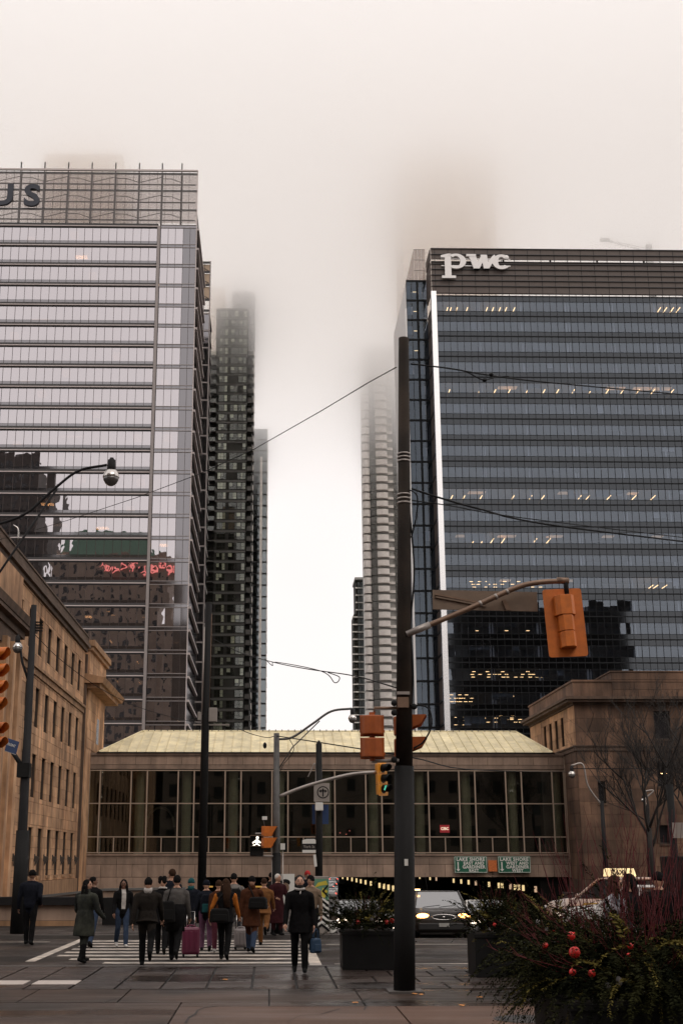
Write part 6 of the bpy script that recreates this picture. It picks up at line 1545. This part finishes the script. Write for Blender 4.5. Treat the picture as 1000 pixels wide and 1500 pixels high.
    return t, [((S_ @ (w1 + d2*.07))) for (w1, d2, sx) in hnds]
def hand_world(t, p): return Matrix.Translation(t.location) @ Euler(t.rotation_euler).to_matrix().to_4x4() @ p
def bag(name, label, cat, loc, rz, size, m, strap=None, handles=False):
    t = thing(name, label, cat, loc, R(rz)); w, d, h = size
    b_ = MB(); b_.prism([(-w/2,-h/2),(w/2,-h/2),(w*.46,h*.3),(w*.36,h/2),(-w*.36,h/2),(-w*.46,h*.3)], 'y', -d/2, d/2); b_.obj('body', m, t, bevel=min(d,.1)*.35)
    b_ = MB(); b_.box(-w*.35, w*.35, -d/2-.02, -d/2+.01, -h*.38, h*.1); b_.obj('pocket', m, t, bevel=.012)
    if handles:
        for sy in (-.02, .02): tubeobj('handle', m, spline([(-w*.25,sy,h/2),(-w*.2,sy,h/2+.12),(0,sy,h/2+.17),(w*.2,sy,h/2+.12),(w*.25,sy,h/2)], 4), .009, t, 5)
    if strap: tubeobj('strap', m, [Vector(p) for p in strap], .016, t, 5)
    return t
def suitcase(label, loc, rz, w, d, h, m, hh=.32):
    t = thing('suitcase', label, 'suitcase', loc, R(rz))
    b_ = MB(); b_.box(-w/2, w/2, -d/2, d/2, .06, h); b_.obj('shell', m, t, bevel=.05)
    for x in (-w*.3, 0, w*.3): b_ = MB(); b_.box(x-.03, x+.03, -d/2-.012, -d/2+.02, .12, h-.08); b_.obj('rib', m, t, bevel=.008)
    for sx in (-w*.4, w*.4):
        for sy in (-d*.35, d*.35): b_ = MB(); b_.lathe([(.01,-.015),(.035,-.015),(.035,.015),(.01,.015)], (sx, sy, .036), 10, 'x'); b_.obj('wheel', 'tyre', t)
    tubeobj('handle', 'chrome', [(-.09,d*.3,h-.02),(-.09,d*.42,h+hh),(.09,d*.42,h+hh),(.09,d*.3,h-.02)], .011, t, 6)
    b_ = MB(); b_.tube(spline([(-.1,0,h-.01),(-.06,0,h+.035),(.06,0,h+.035),(.1,0,h-.01)], 3), .014, 6); b_.obj('grip', m, t)
    return t
def backpack(label, who, m, sc_=1.0, accent=None, zoff=1.18, hgt=.46):
    s = who['h']/1.75
    loc = hand_world(who, Vector((0, .20*s, zoff*s))); t = thing('backpack', label, 'backpack', loc, rot=who.rotation_euler.copy())
    b_ = MB(); b_.prism([(-.15,-hgt/2),(.15,-hgt/2),(.16,hgt*.2),(.10,hgt/2),(-.10,hgt/2),(-.16,hgt*.2)], 'y', -.09, .09); b_.obj('body', m, t, bevel=.035)
    b_ = MB(); b_.box(-.11, .11, .08, .135, -hgt*.42, hgt*.02); b_.obj('pocket', accent or m, t, bevel=.02)
    for sx in (-.09, .09): tubeobj('strap', m, spline([(sx,-.08,hgt*.42),(sx*1.15,-.17,hgt*.55),(sx*1.3,-.30,hgt*.38),(sx*1.5,-.31,0),(sx*1.6,-.12,-hgt*.35)], 4), .017, t, 5)
    return t
def P(px, py, z=ROAD_Z): g_ = gnd(px, py, z); return g_.x, g_.y, z
# 1 the man nearest the crossing, walking toward us
m15, h15 = person('man in long black coat and pale scarf walking toward the near pavement', *P(439, 1426, .0), -4, 1.82, ((10,4),(-12,14)), ((-8,9,12),(6,8,20)), 'coat_black', 'trouser_black', 'shoe_black', ('grey','hair_grey'), hem=.72, bulk=1.12, scarf='white_cloth', collar='coat_black', head=(4,-3), skin='skin_pale')
q = hand_world(m15, h15[0]); bag('shopping_bag', 'small blue shopping bag in the hand of the man in black coat', 'bag', (q.x+.03, q.y, q.z-.31), 40, (.24,.12,.28), 'bag_blue', handles=True)
m16, _ = person('person in beige jacket and dark cap partly hidden behind man in black coat', *P(456, 1394), -6, 1.80, ((14,6),(-14,18)), ((-10,6,10),(10,8,10)), 'beige_jacket', 'trouser_black', 'shoe_black', ('hat','coat_black'), bulk=1.08)
bag('shoulder_bag', 'dark shoulder bag carried by the person in beige jacket', 'bag', (m16.location.x+.0, m16.location.y-.2, .42), 10, (.40,.2,.34), 'bag_black', strap=[(-.1,0,.17),(-.12,.05,.6),(-.02,.1,.93)])
# 2 left side
m1, h1 = person('man in dark navy jacket standing at far left edge of the road', *P(42, 1385), 178, 1.88, ((6,2),(-4,4)), ((-4,12,12),(-22,10,70)), 'coat_navy', 'trouser_black', 'shoe_black', ('hat','hair_black'), bulk=1.22, skin='skin_dark')
m2, _ = person('person in long hooded camouflage parka with long black hair', *P(122, 1411), 150, 1.72, ((8,4),(-8,8)), ((10,14,35),(8,14,35)), 'camo', 'trouser_black', 'shoe_black', ('long','hair_black'), hem=.55, bulk=1.32, head=(-70,0), collar='camo', hands=False)
m2b, h2b = person('person behind the camouflage parka holding a white phone to the face', *P(133, 1388), 165, 1.74, ((10,4),(-10,12)), ((60,20,90),(6,8,10)), 'coat_black', 'jean_blue', 'shoe_black', ('short','hair_black'), skin='skin_dark', head=(-60,0), bulk=1.05)
q = hand_world(m2b, h2b[0]); pz = at(136, 1297, q.y)
ph = thing('phone', 'white phone held up beside the camouflage parka', 'phone', (pz.x, q.y-.05, pz.z), R(40)); b = MB(); b.box(-.045, .045, -.006, .006, -.08, .08); b.obj('case', 'phone_white', ph, bevel=.006); b = MB(); b.box(-.04, .04, .0065, .008, -.072, .072); b.obj('screen', 'signal_black', ph)
m3, _ = person('woman with long dark hair, open black jacket, white top and blue jeans', *P(178, 1388), 8, 1.68, ((10,6),(-12,16)), ((-8,14,20),(10,12,15)), 'coat_black', 'jean_blue', 'shoe_white', ('long','hair_black'), skin='skin_dark', front='white_cloth', bulk=1.1, hairlen=.22)
m4, _ = person('broad man in dark brown jacket striding away at front of crowd', *P(214, 1416), 176, 1.80, ((13,6),(-17,34)), ((-14,10,10),(16,10,14)), 'jacket_brown', 'trouser_black', 'shoe_black', ('short','hair_black'), bulk=1.22, collar='white_cloth', hem=.86)
m5, _ = person('curly haired person in dark coat hidden between two walking men', *P(236, 1398), 180, 1.76, ((10,4),(-10,16)), ((-8,8,10),(8,8,10)), 'coat_black', 'trouser_black', 'shoe_black', ('curly','hair_black'), bulk=1.1, hem=.7, scarf='white_cloth')
m6, _ = person('tall man in dark coat whose head rises above the crowd', *P(249, 1390), 184, 1.93, ((12,4),(-10,16)), ((-8,8,10),(8,8,10)), 'coat_navy', 'trouser_black', 'shoe_black', ('short','hair_brown'), head=(30,0))
m7, h7 = person('man in grey top and black trousers pulling a magenta suitcase', *P(256, 1407), 178, 1.83, ((10,5),(-12,22)), ((-10,12,10),(6,8,10)), 'hoodie_grey', 'trouser_black', 'shoe_black', ('short','hair_black'), bulk=1.16, hem=.62 and None)
wst = MB(); wst.sm = True; wst.tube([(0,0,1.2),(0,.01,1.0),(0,.02,.62)], [(.195,.15),(.20,.16),(.215,.18)], 16); wst.obj('coat_skirt', 'coat_black', m7)
bag('shoulder_bag', 'black bag slung on left shoulder of the man in grey top', 'bag', (m7.location.x-.16, m7.location.y-.24, 1.02), 5, (.34,.16,.46), 'bag_black', strap=[(-.02,0,.2),(.05,.06,.48),(.13,.2,.56)])
g_ = gnd(279, 1402, ROAD_Z); suitcase('tall magenta wheeled suitcase pulled by the man in grey top', (g_.x, g_.y, ROAD_Z), 8, .40, .27, .66, 'case_magenta', .34)
m9, _ = person('person in navy jacket and teal hood in the middle of the crowd', *P(278, 1386), 178, 1.68, ((10,4),(-10,14)), ((-8,8,10),(8,8,10)), 'coat_navy', 'trouser_grey', 'shoe_black', ('hat','teal'), bulk=1.15, collar='teal')
m8, _ = person('person in purple trousers wearing a dark blue patterned backpack', *P(301, 1394), 182, 1.66, ((10,4),(-10,16)), ((-8,8,15),(8,8,15)), 'coat_navy', 'purple', 'shoe_black', ('hat','coat_navy'), bulk=1.1)
backpack('dark blue backpack with teal pocket in middle of the crowd', m8, 'coat_navy', accent='teal')
m10, h10 = person('woman in black vest with orange sleeves and long dark hair', *P(329, 1406), 178, 1.74, ((8,3),(-10,14)), ((-6,24,22),(16,14,26)), 'coat_black', 'trouser_black', 'shoe_black', ('long','hair_brown'), sleeve='orange_knit', bulk=1.1, hem=.8, hairlen=.36)
bag('shoulder_bag', 'big black shoulder bag at hip of the woman with orange sleeves', 'bag', (m10.location.x-.12, m10.location.y-.24, .93), 4, (.46,.2,.3), 'bag_black', strap=[(-.12,0,.14),(.0,.1,.4),(.22,.2,.58)])
m10b, _ = person('person in pink trousers walking ahead of the woman with orange sleeves', *P(319, 1396), 176, 1.68, ((12,4),(-12,14)), ((-8,8,10),(8,8,10)), 'coat_rust', 'pink_trouser', 'shoe_white', ('short','hair_brown'), bulk=1.0)
m11, _ = person('man in light grey jacket with dark backpack beyond the orange sleeves', *P(342, 1388), 184, 1.82, ((10,4),(-10,14)), ((-8,10,10),(8,10,10)), 'grey_jacket', 'trouser_grey', 'shoe_black', ('short','hair_black'), bulk=1.12)
backpack('black backpack on the man in light grey jacket', m11, 'bag_black')
g_ = gnd(352, 1391, ROAD_Z); suitcase('small grey topped dark suitcase rolling between the walkers', (g_.x, g_.y, ROAD_Z), 10, .30, .22, .50, 'case_grey', .36)
g_ = gnd(357, 1389, ROAD_Z); bag('duffel_bag', 'dark duffel bag resting low beside the grey suitcase', 'bag', (g_.x, g_.y-.1, ROAD_Z+.2), 12, (.42,.24,.3), 'bag_black')
m12, _ = person('woman in rust brown coat, dark hat and blue jeans seen from behind', *P(368, 1396), 176, 1.76, ((8,3),(-8,10)), ((-6,10,10),(20,14,40)), 'coat_rust', 'jean_blue', 'shoe_black', ('hat','hair_black'), hem=.60, bulk=1.15, collar='coat_rust')
bag('shoulder_bag', 'rounded black bag on right side of the woman in rust coat', 'bag', (m12.location.x+.16, m12.location.y-.26, 1.13), -14, (.46,.2,.28), 'bag_black', strap=[(-.1,0,.12),(-.2,.08,.3),(-.3,.2,.42)])
m13, _ = person('person in tan jacket and tan trousers with one foot lifted', *P(386, 1385), 172, 1.70, ((10,3),(-20,48)), ((-10,10,10),(20,10,20)), 'tan', 'tan', 'shoe_black', ('short','hair_brown'), bulk=1.12, hem=.82)
m14, _ = person('white haired person in long maroon coat near the grey signal pole', *P(406, 1371, .07), 30, 1.66, ((4,2),(-4,4)), ((10,12,60),(10,12,60)), 'maroon', 'trouser_black', 'shoe_black', ('short','hair_white'), hem=.35, bulk=1.2, head=(20,0))
# distant pedestrians on the far pavement
for k, (px, py, a, lab, tp) in enumerate(((397,1366,180,'distant person in brown jacket beside the grey signal pole foot','jacket_brown'),(450,1362,10,'distant person with red hat by the painted cabinet','coat_navy'))):
    person(lab, *P(px, py, .07), a, 1.70+.03*k, ((10,4),(-10,12)), ((-8,8,10),(8,8,10)), tp, 'trouser_grey', 'shoe_black', ('hat' if k == 1 else 'short', 'hat_red' if k == 1 else 'hair_black'), bulk=1.1)
# people beyond the big planter at right
r1, _ = person('woman with brown hair and black and white patterned coat behind shrubs', *P(905, 1469, .0), 48, 1.86, ((4,2),(-4,4)), ((8,8,30),(8,8,30)), 'pattern_print', 'trouser_black', 'shoe_black', ('long','hair_brown'), bulk=1.22, head=(14,4), hem=.6)
r2, _ = person('dark haired person in black coat facing the woman in patterned coat', *P(938, 1462, .0), -112, 1.88, ((4,2),(-4,4)), ((8,8,30),(8,8,30)), 'coat_black', 'trouser_black', 'shoe_black', ('long','hair_black'), bulk=1.15, head=(5,2), hem=.6)
r3, _ = person('shadowy person in dark coat at right edge behind the shrubs', *P(975, 1462, .0), 160, 1.9, ((4,2),(-4,4)), ((8,8,30),(8,8,30)), 'coat_black', 'trouser_black', 'shoe_black', ('hat','coat_black'), bulk=1.25, hem=.6)
